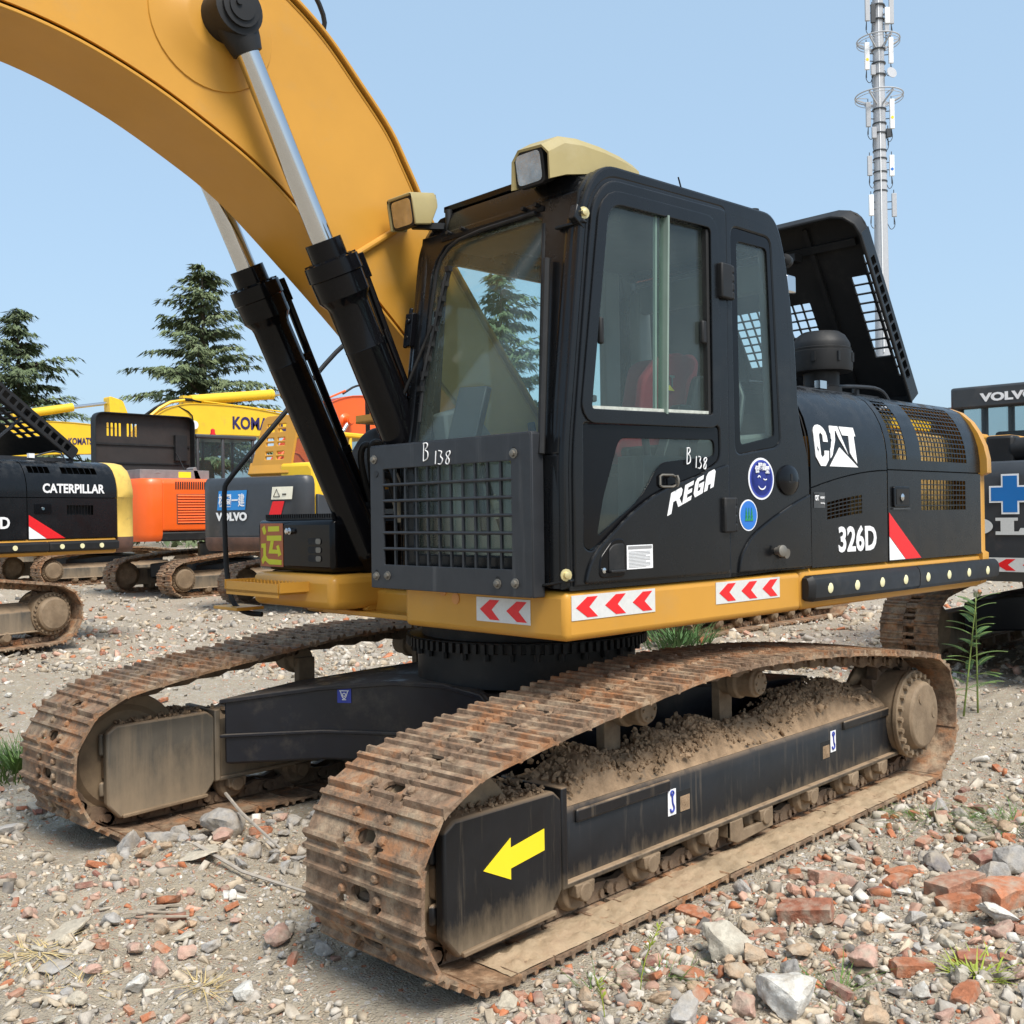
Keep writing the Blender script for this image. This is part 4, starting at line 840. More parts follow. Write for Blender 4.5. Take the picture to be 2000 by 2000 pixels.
# boom cylinders
ax0 = Vector((2.083,0,3.90)); ax1 = Vector((.80,0,1.31)); dv = (ax1-ax0).normalized()
pt = lambda t, y, off=(0,0,0): ax0+dv*t+Vector((off[0], y+off[1], off[2]))
nrm = Vector((-dv.z,0,dv.x))                      # square to the barrel, upper-rear side
if nrm.x > 0: nrm = -nrm
for s in (1,-1):
    y = .35*s; yo = .36*s
    b = MB(); b.lathe(pt(1.02,y),dv,[(0,.088),(.085,.088),(.09,.118),(.095,.132),(.165,.134),(.17,.128),(.265,.126),(.30,.102),(.32,.098),(.52,.098),(.525,.100),(.53,.098),(1.62,.098),(1.63,.102),(1.66,.102),(1.67,.095),(1.74,.085),(1.80,.07)],32)
    b.cyl(pt(2.89,y-.07),pt(2.89,y+.07),.085,n=24)
    CY = U(b,'boom_cylinder','gloss',ang=28)
    b = MB(); b.cyl(pt(.12,y),pt(1.03,y),.0525,n=32); b.cyl(pt(.50,y),pt(.504,y),.0532,n=32); b.build('cylinder_rod','chrome',CY,ang=28)
    b = MB(); e = pt(0,y); b.lathe(e-Vector((0,.075,0)),(0,1,0),[(0,.075),(.006,.112),(.144,.112),(.15,.075)],30); b.loft([[pt(t,y)+nrm*(k*math.cos(a))+Vector((0,kk*math.sin(a),0)) for a in [i*math.pi/9 for i in range(18)]] for t,k,kk in ((.05,.10,.074),(.12,.085,.07),(.17,.066,.066))])
    b.lathe(e+Vector((0,s*.075,0)),(0,s,0),[(0,.085),(.012,.085),(.014,.06),(.022,.06),(.024,.01)],26); b.cyl(e+Vector((.02,s*.095,.01)),e+Vector((.02,s*.108,.01)),.014,n=8); b.build('rod_eye','rubber',CY,ang=28)
    for k in range(10):
        b = MB(); a = k*math.pi/5; q = nrm*(.112*math.cos(a))+Vector((0,.112*math.sin(a),0)); b.cyl(pt(1.105,y)+q,pt(1.14,y)+q,.014,n=8); b.build('gland_bolt','gloss',CY,ang=28)
    b = MB(); b.obox(pt(1.19,y)+nrm*.135,nrm*.03,(0,.045,0),dv*.06); b.build('pipe_flange','gloss',CY,bevel=.004)
    b = MB(); b.tube([pt(1.16,y)+nrm*.155,pt(1.26,y)+nrm*.158,pt(1.5,y)+nrm*.15,pt(2.2,y)+nrm*.135,pt(2.42,y)+nrm*.13],.022,10,smooth=1); b.tube([pt(1.5,y)+nrm*.10+Vector((0,.06*s,0)),pt(2.3,y)+nrm*.10+Vector((0,.06*s,0))],.012,8)
    for t in (1.55,2.1): b.obox(pt(t,y)+nrm*.12,nrm*.03,(0,.03,0),dv*.02)
    b.build('cylinder_pipe','gloss',CY,bevel=.002)
    b = MB()
    for k, dy in ((0,.03),(1,.115)):
        e_ = .055*k; b.tube([pt(2.42,y+.05)+nrm*(.12+e_*.3),pt(2.27,y+.06+e_)+nrm*(.13+e_*.4),pt(2.13,y+.09+e_)+nrm*(.15+e_*.5),pt(2.09,y+.13+e_)+nrm*(.19+e_*.5),pt(2.2,y+.15+e_)+nrm*(.225+e_*.5),pt(2.45,y+.15+e_)+nrm*(.21+e_*.5),pt(2.75,y+.13+e_)+nrm*(.17+e_*.4),pt(2.98,y+.10)+nrm*.12],.019,10,smooth=2)
    b.build('hose','hose',CY)
    b = MB()
    for k in (0,1): e_ = .055*k; b.cyl(pt(2.46,y+.15+e_)+nrm*(.21+e_*.5),pt(2.58,y+.142+e_)+nrm*(.195+e_*.45),.025,n=12); b.cyl(pt(2.50,y+.148+e_)+nrm*(.206+e_*.5),pt(2.53,y+.146+e_)+nrm*(.202+e_*.48),.030,n=8)
    b.build('hose_fitting',mat('dull_fitting',(.30,.27,.20),.5,.3,var=.15),CY)
# ---------------- dirt lying on the track frames
def clods(b, n, f, rmin, rmax):
    for _ in range(n):
        x, y, z = f(); r = random.uniform(rmin, rmax)*(.6+random.random()**3)
        M = Matrix.Translation((x, y, z)) @ Euler((random.random()*6, random.random()*6, 0)).to_matrix().to_4x4() @ Matrix.Diagonal((r, r*random.uniform(.6,1), r*random.uniform(.5,.9), 1)); b.mesh(CLOD[random.randrange(len(CLOD))], M)
def hull(n, jit=.25, box=None, seed=0, cut=None):
    rg = np.random.default_rng(seed); bm = bmesh.new()
    if box is None:
        P = rg.normal(size=(n,3)); P /= np.linalg.norm(P,axis=1)[:,None]; P *= (1-jit*rg.random((n,1)))
    else:
        P = []
        for i in range(8):
            c = np.array([(i&1)*2-1,(i>>1&1)*2-1,(i>>2&1)*2-1],float)
            k = rg.random()
            if k < (cut or .3):
                for ax in range(3): q = c.copy(); q[ax] *= 1-rg.uniform(.3,1.1); P.append(q*box)
            else:
                for ax in range(3): q = c.copy(); q[ax] *= 1-rg.uniform(.03,.14); P.append(q*box)
        P = np.array(P)
    for p in P: bm.verts.new(p)
    r = bmesh.ops.convex_hull(bm, input=bm.verts); bmesh.ops.delete(bm, geom=[v for v in bm.verts if not v.link_faces], context='VERTS')
    me = bpy.data.meshes.new('rock'); bm.to_mesh(me); bm.free(); return me
CLOD = [hull(18,.35,seed=i) for i in range(8)]
for tf, yc, s, nm, lab in ((TF1,1.325,1,'near','dried brown mud heaped on the near track frame'),(TF2,-1.325,-1,'far','dried mud crumbs lying on the far track frame')):
    zf = lambda x, y, yc=yc, s=s: .60-max(0, (y-yc)*s+.02)*.62
    bumps = ((-1.15,.30,.15),(-.72,.2,.10),(.16,.17,.11),(.50,.12,.08),(1.08,.17,.13)) if s > 0 else ((.9,.3,.06),(.2,.3,.05),(-.8,.4,.07))
    hf = lambda x, y, bumps=bumps: .004+sum(h*math.exp(-((x-c)/w_)**2) for c, w_, h in bumps)
    y0, y1 = (yc-.15, yc+.115) if s > 0 else (yc-.115, yc+.15)
    g = mound('mud', -1.66, 1.33, y0, y1, zf, hf, None, sd=yc); b = MB()
    clods(b, 2300 if s > 0 else 600, lambda: (lambda x, y: (x, y, zf(x,y)+(hf(x,y)-.004)*.66+.002))(random.choice(bumps)[0]+random.gauss(0,.22), yc+max(-.14,min(.12,random.gauss(-.015,.07)))*s), .003, .022)
    h = b.build('mud_clods','mud'); h.parent = g
    yo = sorted((yc+s*.115, yc+s*.319)); mound('track_dust',-1.95,1.86,yo[0],yo[1],lambda x,y:.048,lambda x,y:.010+.008*math.sin(x*5)**2,g,m='trackdust',st=.02,sd=2+yc)
    tag(g, lab, 'mud', kind='stuff')
    b = MB(); clods(b, 260, lambda: (random.uniform(1.45,1.99), yc+s*random.uniform(-.1,.165)*(1 if s > 0 else -1)*(1), .60+random.uniform(0,.012)), .006, .02)
    c_ = mound('guard_mud',1.45,1.98,min(yc-s*.10,yc+s*.17) if s>0 else yc-.0,max(yc-s*.10,yc+s*.17) if s>0 else yc+.165,lambda x,y:.592,lambda x,y:.02,g,sd=5)
    b.build('mud_crumbs','mud').parent = g
# ================================================================== ground and rubble
def colmat(name, src, rough=.9, bump=.8, bs=45, var=.25, dust=.35, spec=.25):
    m = bpy.data.materials.new(name); m.use_nodes = True; n = m.node_tree; L = n.links.new; b = n.nodes['Principled BSDF']
    b.inputs['Roughness'].default_value = rough; b.inputs['Specular IOR Level'].default_value = spec
    if src == 'obj': c = n.nodes.new('ShaderNodeObjectInfo').outputs['Color']
    else:
        a = n.nodes.new('ShaderNodeAttribute'); a.attribute_name = 'Col'; c = a.outputs['Color']
    tc = n.nodes.new('ShaderNodeNewGeometry'); P = tc.outputs['Position']
    z = n.nodes.new('ShaderNodeTexNoise'); z.inputs['Scale'].default_value = bs*.6; z.inputs['Detail'].default_value = 8; z.inputs['Roughness'].default_value = .7; L(P, z.inputs['Vector'])
    mr = n.nodes.new('ShaderNodeMapRange'); mr.inputs[1].default_value = .3; mr.inputs[2].default_value = .7; mr.inputs[3].default_value = 1-var; mr.inputs[4].default_value = 1+var; L(z.outputs[0], mr.inputs[0])
    mu = n.nodes.new('ShaderNodeVectorMath'); mu.operation = 'SCALE'; L(c, mu.inputs[0]); L(mr.outputs[0], mu.inputs['Scale'])
    mx = n.nodes.new('ShaderNodeMix'); mx.data_type = 'RGBA'; mx.inputs[7].default_value = (.42,.36,.28,1); L(mu.outputs[0], mx.inputs[6])
    z2 = n.nodes.new('ShaderNodeTexNoise'); z2.inputs['Scale'].default_value = 17; z2.inputs['Detail'].default_value = 8; L(P, z2.inputs['Vector'])
    m2 = n.nodes.new('ShaderNodeMapRange'); m2.inputs[1].default_value = .45; m2.inputs[2].default_value = .7; m2.inputs[4].default_value = dust*1.6; L(z2.outputs[0], m2.inputs[0]); L(m2.outputs[0], mx.inputs[0])
    L(mx.outputs[2], b.inputs['Base Color'])
    bn = n.nodes.new('ShaderNodeBump'); bn.inputs['Strength'].default_value = bump; bn.inputs['Distance'].default_value = .012; L(z.outputs[0], bn.inputs['Height']); L(bn.outputs[0], b.inputs['Normal'])
    return m
K['rockobj'] = colmat('rubble_stone', 'obj', dust=.5, bump=.9, bs=60); K['rockcol'] = colmat('rubble_chips', 'att', bump=.5, dust=.25)
def ground_mat():
    m = bpy.data.materials.new('gravel_ground'); m.use_nodes = True; n = m.node_tree; L = n.links.new; b = n.nodes['Principled BSDF']
    b.inputs['Roughness'].default_value = .95; b.inputs['Specular IOR Level'].default_value = .15
    P = n.nodes.new('ShaderNodeNewGeometry').outputs['Position']
    def N(s, d=8, r=.65):
        t = n.nodes.new('ShaderNodeTexNoise'); t.inputs['Scale'].default_value = s; t.inputs['Detail'].default_value = d; t.inputs['Roughness'].default_value = r; L(P, t.inputs['Vector']); return t.outputs[0]
    def R(f, a, c, lo=0., hi=1.):
        t = n.nodes.new('ShaderNodeMapRange'); t.inputs[1].default_value = a; t.inputs[2].default_value = c; t.inputs[3].default_value = lo; t.inputs[4].default_value = hi; L(f, t.inputs[0]); return t.outputs[0]
    def X(f, a, c):
        t = n.nodes.new('ShaderNodeMix'); t.data_type = 'RGBA'
        L(f, t.inputs[0])
        for i, v in ((6,a),(7,c)):
            if isinstance(v, tuple): t.inputs[i].default_value = (*v,1)
            else: L(v, t.inputs[i])
        return t.outputs[2]
    c = X(R(N(1.1),.35,.65), (.42,.36,.265), (.46,.41,.325)); c = X(R(N(14),.35,.75), c, (.31,.26,.20)); c = X(R(N(2.3,6),.60,.75,0,.4), c, (.36,.22,.15))
    for sc, lo, k in ((34.,.72,.9),(85.,.66,.7)):
        v = n.nodes.new('ShaderNodeTexVoronoi'); v.inputs['Scale'].default_value = sc; L(P, v.inputs['Vector'])
        s = n.nodes.new('ShaderNodeSeparateColor'); L(v.outputs['Color'], s.inputs[0])
        cr = n.nodes.new('ShaderNodeValToRGB'); e = cr.color_ramp; e.interpolation = 'CONSTANT'
        for i, (p, q) in enumerate([(0,(.5,.47,.43)),(.3,(.33,.29,.25)),(.55,(.62,.6,.57)),(.7,(.45,.17,.09)),(.85,(.46,.29,.22))]):
            el = e.elements[i] if i < 2 else e.elements.new(p); el.position = p; el.color = (*q,1)
        L(s.outputs[1], cr.inputs[0])
        mk = n.nodes.new('ShaderNodeMath'); mk.operation = 'MULTIPLY'; L(R(s.outputs[0],lo,lo+.02,0,k), mk.inputs[0]); L(R(v.outputs['Distance'],.45,.36), mk.inputs[1]); c = X(mk.outputs[0], c, cr.outputs[0])
    L(c, b.inputs['Base Color'])
    h = n.nodes.new('ShaderNodeMath'); h.operation = 'MULTIPLY_ADD'; L(N(60,8,.75), h.inputs[0]); h.inputs[1].default_value = 1.; L(R(v.outputs['Distance'],0,.6,.6,0), h.inputs[2])
    bn = n.nodes.new('ShaderNodeBump'); bn.inputs['Strength'].default_value = .9; bn.inputs['Distance'].default_value = .016; L(h.outputs[0], bn.inputs['Height']); L(bn.outputs[0], b.inputs['Normal'])
    return m
K['ground'] = ground_mat()
_lat = rng.random((64,64))
def vnoise(x, y):
    x = np.asarray(x, float); y = np.asarray(y, float); i = np.floor(x).astype(int); j = np.floor(y).astype(int); f = x-i; g = y-j; f = f*f*(3-2*f); g = g*g*(3-2*g)
    q = lambda a, c: _lat[a % 64, c % 64]
    return (q(i,j)*(1-f)+q(i+1,j)*f)*(1-g)+(q(i,j+1)*(1-f)+q(i+1,j+1)*f)*g
def gh(x, y):
    x = np.asarray(x, float); y = np.asarray(y, float)
    h = (vnoise(x*.7+3,y*.7)-.5)*.09+(vnoise(x*2.1,y*2.1+9)-.5)*.06+(vnoise(x*6,y*6)-.5)*.045+(vnoise(x*15,y*15)-.5)*.026+(vnoise(x*31,y*31)-.5)*.010
    dx = np.maximum(np.abs(x)-2.25, 0); dy = np.maximum(np.abs(np.abs(y)-1.325)-.36, 0); d = np.hypot(dx, dy)
    k = np.clip(d/.35, 0, 1); far = np.clip((np.hypot(x,y)-6)/6, 0, 1)
    h = h+.14*np.exp(-((x-.6)**2+(y+10.6)**2)/9.)
    return h*k*(1-.4*far)-.012*(1-k)+.10*np.exp(-((x-2.02)**2*2.5+(y+.42)**2)/.22)*np.clip((d-.02)/.2,0,1)
def glines(c0, c1, st, far):
    a = list(np.arange(c0, c1, st)); s = st; p = a[-1]; q = a[0]
    while p < far: s *= 1.12; p += s; a.append(p)
    s = st
    while q > -far: s *= 1.12; q -= s; a.insert(0, q)
    return np.array(a)
gx = glines(-2.6, 4.4, .022, 1500.); gy = glines(-2.6, 4.2, .022, 1500.)
X_, Y_ = np.meshgrid(gx, gy, indexing='ij'); Z_ = gh(X_, Y_)
def npmesh(name, V, Fq, col=None, sm=True):
    me = bpy.data.meshes.new(name); k = Fq.shape[1]; me.vertices.add(len(V)); me.vertices.foreach_set('co', V.astype(np.float32).ravel())
    me.loops.add(Fq.size); me.loops.foreach_set('vertex_index', Fq.astype(np.int32).ravel()); me.polygons.add(len(Fq)); me.polygons.foreach_set('loop_start', np.arange(0, Fq.size, k, dtype=np.int32))
    if col is not None:
        at = me.color_attributes.new('Col', 'FLOAT_COLOR', 'POINT'); at.data.foreach_set('color', np.c_[col, np.ones(len(col))].astype(np.float32).ravel())
    me.update(calc_edges=True)
    if sm: me.polygons.foreach_set('use_smooth', [True]*len(me.polygons))
    return me
nx, ny = len(gx), len(gy); I = (np.arange(nx-1)[:,None]*ny+np.arange(ny-1)[None,:]).ravel()
me = npmesh('ground', np.c_[X_.ravel(), Y_.ravel(), Z_.ravel()], np.c_[I, I+ny, I+ny+1, I+1]); me.materials.append(K['ground'])
tag(link('ground', me), 'pale dusty yard ground of crushed stone and brick', 'ground', kind='structure')
PAL = np.array([(.54,.49,.42),(.37,.335,.29),(.46,.38,.28),(.44,.16,.075),(.50,.31,.23),(.17,.155,.14),(.66,.63,.57),(.42,.37,.30),(.32,.145,.10)])
PW = np.array([.15,.17,.28,.06,.08,.03,.02,.19,.02])
def rough(me, cuts, amp, sc, sm=.5, sd=0.):
    bm = bmesh.new(); bm.from_mesh(me); bmesh.ops.triangulate(bm, faces=bm.faces)
    for _ in range(cuts):
        bmesh.ops.subdivide_edges(bm, edges=bm.edges, cuts=1, use_grid_fill=True); bmesh.ops.smooth_vert(bm, verts=bm.verts, factor=sm*.45, use_axis_x=True, use_axis_y=True, use_axis_z=True)
    for v in bm.verts:
        c = v.co*sc+Vector((sd*3.7,sd,0)); v.co += v.co.normalized()*(amp*(pnoise(c)+.5*pnoise(c*2.3)+.3*pnoise(c*5)))
    bm.to_mesh(me); bm.free(); return smooth(me, 32)
ROCK = [hull(15,.32,seed=20+i) for i in range(14)]
for i, r in enumerate(ROCK):
    s = np.array([1, rng.uniform(.65,.95), rng.uniform(.5,.8)]); r.transform(Matrix.Diagonal((*s,1))); rough(r,3,.085,2.2,.35,i); r.materials.append(K['rockobj'])
BRICK = [hull(8,box=np.array([1,.5,.32]), seed=60+i, cut=.10+.06*i) for i in range(10)]
for i, r in enumerate(BRICK): rough(r,3,.035,4.,.12,i); r.materials.append(K['rockobj'])
def pix_ground(n, x0, x1, y0, y1):
    px = rng.uniform(x0, x1, n); py = rng.uniform(y0, y1, n); a = (px-1000)/FPX; c = (1000-py)/FPX
    D = np.array(F_)[None]+a[:,None]*np.array(r2)[None]+c[:,None]*np.array(u2)[None]; t = (0-CAMP.z)/D[:,2]; P = np.array(CAMP)[None]+t[:,None]*D
    return P[:, :2], t
def ok_track(P, r):
    x, y = P[:,0], P[:,1]
    return ~((np.abs(x) < 2.34+r) & (np.abs(np.abs(y)-1.325) < .34+r))
def redness(P): return np.clip((vnoise(P[:,0]*1.3+11, P[:,1]*1.3)-.52)*4, 0, 1)+.35*((P[:,1] > 1.7) & (P[:,0] > -1.5))
def chips(name, P, R, label, seed):
    lib = []
    for k in range(10):
        mm = hull(9 if k % 3 else 12, .35, seed=seed+k) if k < 6 else hull(8, box=np.array([1,.6,.4]), seed=seed+k, cut=.4)
        bm = bmesh.new(); bm.from_mesh(mm); bmesh.ops.triangulate(bm, faces=bm.faces); v = np.array([q.co[:] for q in bm.verts]); f = np.array([[q.index for q in p.verts] for p in bm.faces]); bm.free(); lib.append((v, f)); bpy.data.meshes.remove(mm)
    VV, FF, CC, off = [], [], [], 0; kind = rng.integers(0, 10, len(P)); red = redness(P)
    w_ = PW[None]*np.where(np.isin(np.arange(9), (3,4,8))[None], .35+2.2*red[:,None], 1.); w_ /= w_.sum(1, keepdims=True); ci = (rng.random((len(P),1)) > np.cumsum(w_,1)).sum(1).clip(0,8)
    colr = PAL[ci]*rng.uniform(.75,1.2,(len(P),1)); zz = gh(P[:,0], P[:,1])
    for k in range(10):
        ix = np.where(kind == k)[0]
        if not len(ix): continue
        v, f = lib[k]; m = len(ix); q = rng.normal(size=(m,4)); q /= np.linalg.norm(q,axis=1)[:,None]; a,b_,c,d = q.T
        RM = np.stack([np.stack([1-2*(c*c+d*d),2*(b_*c-d*a),2*(b_*d+c*a)],1),np.stack([2*(b_*c+d*a),1-2*(b_*b_+d*d),2*(c*d-b_*a)],1),np.stack([2*(b_*d-c*a),2*(c*d+b_*a),1-2*(b_*b_+c*c)],1)],1)
        S = np.stack([R[ix], R[ix]*rng.uniform(.6,1,m), R[ix]*rng.uniform(.45,.9,m)],1)
        V = np.einsum('mij,mvj->mvi', RM, v[None]*S[:,None,:]); V[:,:,2] *= .8; V += np.stack([P[ix,0],P[ix,1],zz[ix]+R[ix]*.12],1)[:,None,:]
        VV.append(V.reshape(-1,3)); FF.append((f[None]+(np.arange(m)*len(v))[:,None,None]+off).reshape(-1,3)); CC.append(np.repeat(colr[ix], len(v), 0)); off += m*len(v)
    me = npmesh(name, np.concatenate(VV), np.concatenate(FF), np.concatenate(CC), sm=False); me.materials.append(K['rockcol'])
    return tag(link(name, me), label, 'rubble', kind='stuff')
# fine chips: even over the near ground, and by depth further off
PA1 = np.c_[rng.uniform(-3.2,3.9,26000), rng.uniform(-2.6,3.9,26000)]; RA = .004+.008*rng.random(len(PA1))**2
PA2, tA = pix_ground(15000, -300, 2300, 1230, 2100); RA2 = (.006+.02*rng.random(len(PA2))**3)*np.clip(tA/4, .8, 2)
P3 = np.concatenate([PA1, PA2]); R3 = np.concatenate([RA, RA2]); k = ok_track(P3, .0); 
PM, tM = pix_ground(6500, -200, 2200, 1480, 2080); RM_ = (.013+.04*rng.random(len(PM))**2.)*np.clip(tM/4.5,.8,1.3); kk = (rng.random(len(PM)) < np.where(PM[:,1] > 1.4, 1., .42)) 
P3 = np.concatenate([P3, PM[kk]]); R3 = np.concatenate([R3, RM_[kk]]); k = ok_track(P3, .0); chips('gravel_chips', P3[k], R3[k], 'fine stone and brick chips strewn over the near ground', 100)
PB, tB = pix_ground(16000, -400, 2400, 1075, 1330); RB_ = (.016+.045*rng.random(len(PB))**3)*np.clip(tB/9, .6, 1.8); k = ok_track(PB, .03); chips('rubble_field', PB[k], RB_[k], 'pale broken rubble covering the yard further back', 200)
# single stones and brick pieces
COLS = dict(g=(.36,.34,.315),w=(.62,.60,.55),p=(.48,.44,.36),k=(.47,.30,.235),b=(.46,.17,.075),t=(.46,.33,.22),s=(.52,.46,.36),d=(.22,.20,.19))
NOTE = [(1.09,2.08,.196,'p','big pale rounded rock with an orange fleck, left of a line of bricks',.8),(1.39,2.49,.232,'w','large whitish boulder cut by the bottom edge of the photo',.75),(.93,2.54,.159,'k','pinkish grey angular boulder in the right foreground',.8),(.66,2.16,.192,'b','long orange brown brick lying flat near the big pale rock',0),
 (.07,1.95,.147,'b','brown topped brick beside the near crawler track',0),(0.,2.51,.231,'b','whole pale red brick lying long side to the camera',0),(.15,2.58,.149,'b','tilted bright orange half brick in front of the whole brick',0),(-.03,2.71,.257,'b','large red brick slab at the right edge of the photo',0),
 (.19,2.76,.184,'w','long white and grey stone at the right edge',.5),(-.53,2.57,.17,'g','upright grey concrete slab at the right edge',.9),(-.26,2.58,.159,'g','knobbly grey stone leaning beside the upright slab',.8),(-.58,2.44,.146,'b','dull brown brick end behind the knobbly grey stone',0),
 (.61,2.82,.122,'b','square orange brick end standing near the right edge',0),(.85,2.68,.129,'b','crumbled orange brick to the right of the pinkish boulder',0),(.38,2.83,.108,'k','pinkish white chipped stone near the right edge',.8),(1.15,2.21,.11,'t','tan orange stone tucked under the big pale rock',.8),
 (.99,2.31,.131,'t','smooth tan stone among bricks in the right foreground',.6),(.87,2.12,.112,'b','dark scorched brick piece below the long brown brick',0),(1.5,2.38,.106,'k','pink stone at the bottom edge left of the whitish boulder',.7),(-.36,2.29,.132,'d','dark flaky piece of slate standing in the rubble',.7),
 (1.57,-.75,.302,'g','big grey concrete wedge between the two crawler tracks',.75),(1.73,-.54,.144,'k','pink square brick chunk in front of the grey wedge',.9),(1.52,-.5,.10,'b','bright orange brick stub standing upright between the tracks',0),(1.74,-.22,.116,'g','rounded dark grey stone between the tracks',.85),
 (1.53,-.2,.114,'t','flat tan stone next to the near track front',.6),(2.14,-.71,.14,'g','pale grey rock at the front of the far track',.85),(2.17,-.5,.093,'t','orange and tan stone below the pale grey rock',1.),(1.99,-.24,.30,'s','long flat beige slab lying between the tracks',.16),(1.97,-.69,.207,'g','long rough grey chunk leaning against the far track',.5),
 (2.75,-.01,.233,'s','flat beige tile fragment half sunk in the soil at left',.14),(2.66,.4,.099,'k','pink brick lump in the left foreground, furthest back',.6),(2.53,.56,.079,'k','pinkish grey cobble right of the pink brick lump',.9),(2.68,.65,.085,'k','rose coloured cobble above the greyish white block',.9),(2.79,.69,.097,'w','greyish white block in the left foreground',.75),
 (2.88,.52,.074,'k','pink pointed stone beside the dry straw',.7),(2.95,.33,.123,'g','long grey stone lying under the dry straw',.4),(2.38,-1.59,.165,'g','big grey stone at the left edge behind the far track front',.6),(2.19,.68,.123,'k','brown pink rock touching the near track front',.8)]
def bcol(): return random.choice([(.40,.155,.08),(.40,.20,.13),(.32,.13,.08),(.44,.25,.18),(.42,.17,.09),(.27,.13,.10)])
def rock(me, x, y, r, col, sq=None, name='stone', sink=.25, rz=None, tilt=.25):
    o = link(name, me); z = float(gh(x, y)); o.scale = (r/2, r/2, r/2*(sq if sq else 1)*1.25 if sq else r/2)
    o.rotation_euler = (random.gauss(0,tilt), random.gauss(0,tilt), random.uniform(0,6.28) if rz is None else rz); o.location = (x, y, z+r*.5*(.55*(sq or .45))*(1-sink)+.004)
    k = random.uniform(.88,1.12); o.color = (*[c*k for c in col],1); return o
for i, (x, y, r, c, lab, sq) in enumerate(NOTE):
    bk = c == 'b'; o = rock(BRICK[i % 10] if bk else ROCK[i % 14], x, y, r*(1.12 if bk else 1.35), bcol() if bk else COLS[c], None if bk else sq, 'brick' if bk else 'stone', rz=(2.4+random.uniform(-.5,.5)) if bk else None, tilt=.18)
    tag(o, lab, 'brick' if bk else 'stone', 'notable stones and bricks')
def scatter(n, lo, hi, kinds, region):
    out = 0
    while out < n:
        P, t = pix_ground(1, *region); x, y = P[0]; r = lo+(hi-lo)*random.random()**1.9
        if not ok_track(P, r*.4)[0] or t[0] > 16: continue
        if any((x-a)**2+(y-b)**2 < (r*.5+c*.5)**2 for a, b, c in PLACED): continue
        PLACED.append((x, y, r)); c = random.choice(kinds); rd = redness(P)[0]
        bk = c == 'b'
        o = rock(random.choice(BRICK if bk else ROCK), x, y, r*(1 if bk else 1.2), bcol() if bk else COLS[c], None if bk else random.uniform(.5,.95), 'brick' if bk else 'stone')
        tag(o, 'small broken red brick piece lying loose in the rubble' if bk else 'small grey or tan stone lying loose in the rubble', 'brick' if bk else 'stone', 'loose brick pieces' if bk else 'loose stones'); out += 1
PLACED = [(x, y, r) for x, y, r, *_ in NOTE]
scatter(118, .05, .15, 'gggttkwps', (980,2050,1540,2030)); scatter(110, .055, .14, 'b', (1000,2050,1520,2030))
scatter(34, .07, .16, 'ggtgtk', (190,640,1590,1725)); scatter(84, .04, .11, 'gggtkkwps', (-30,1000,1560,2030)); scatter(70, .04, .10, 'b', (-30,1000,1500,2030)); scatter(55, .07, .18, 'ggtkw', (-30,1000,1150,1560)); scatter(40, .07, .17, 'b', (-30,2030,1150,1560))
# sticks
for lab, pts, r in (('thin grey batten lying among bricks between the tracks', ((1.44,-.98,.17),(1.56,-.62,.13),(1.70,-.05,.07)), .010),('long grey stick lying on the soil in front of the far track', ((2.03,-.27,.05),(1.95,.02,.035),(1.85,.42,.03)), .009)):
    b = MB(); b.tube([(x,y,z+float(gh(x,y))) for x,y,z in pts], [r,r*.9,r*.6], 6); tag(b.build('stick', mat('weathered_wood',(.36,.32,.27),.85,var=.2,vs=20)), lab, 'stick', 'sticks in the rubble')
b = MB()
for i in range(6):
    a = Vector((2.36+random.uniform(-.05,.05),.18+random.uniform(-.06,.06),0)); d = Vector((.12,-.05,0))*random.uniform(.6,1.5); b.tube([(p.x,p.y,float(gh(p.x,p.y))+.02+.01*k) for k,p in ((0,a),(1,a+d))],.005,5)
tag(b.build('wood_splinters', mat('splinter_wood',(.33,.28,.22),.9,var=.2,vs=20)), 'bundle of grey wood splinters in the left foreground', 'wood')
K['blue2'] = mat('cross_blue',(.008,.15,.45),.5,var=.03)
K['blue3'] = mat('sign_blue',(.02,.24,.62),.5,var=.03)
# ================================================================== excavators further back
def coarse_track(par, yc, wd=.62, full=True):
    b = MB()
    pr = [(-.11,-.008),(-.11,.006),(-.10,.032),(-.085,.032),(-.075,.012),(-.008,.012),(-.003,.03),(.012,.03),(.018,.012),(.06,.012),(.065,.03),(.08,.03),(.086,.012),(.108,.006),(.108,-.008)]
    for M in FR:
        T_ = Matrix.Translation((0,yc,0)) @ M
        for y0, y1 in ((-wd/2,-.06),(-.06,.06),(.06,wd/2)):
            if y0 == -.06: q = [(-.10,-.006),(-.10,.02),(-.07,.02),(-.07,-.006)]; q2 = [(.0,-.006),(.0,.02),(.03,.02),(.03,-.006)]; q3 = [(.07,-.006),(.07,.02),(.105,.02),(.105,-.006)]
            for w_ in ([pr] if y0 != -.06 else [q,q2,q3]): b.loft([[T_ @ Vector((x,y1,z)) for x,z in w_],[T_ @ Vector((x,y0,z)) for x,z in w_]])
        link_mb(b, T_)
    o = b.build('crawler_track','shoe',par,ang=30); return o
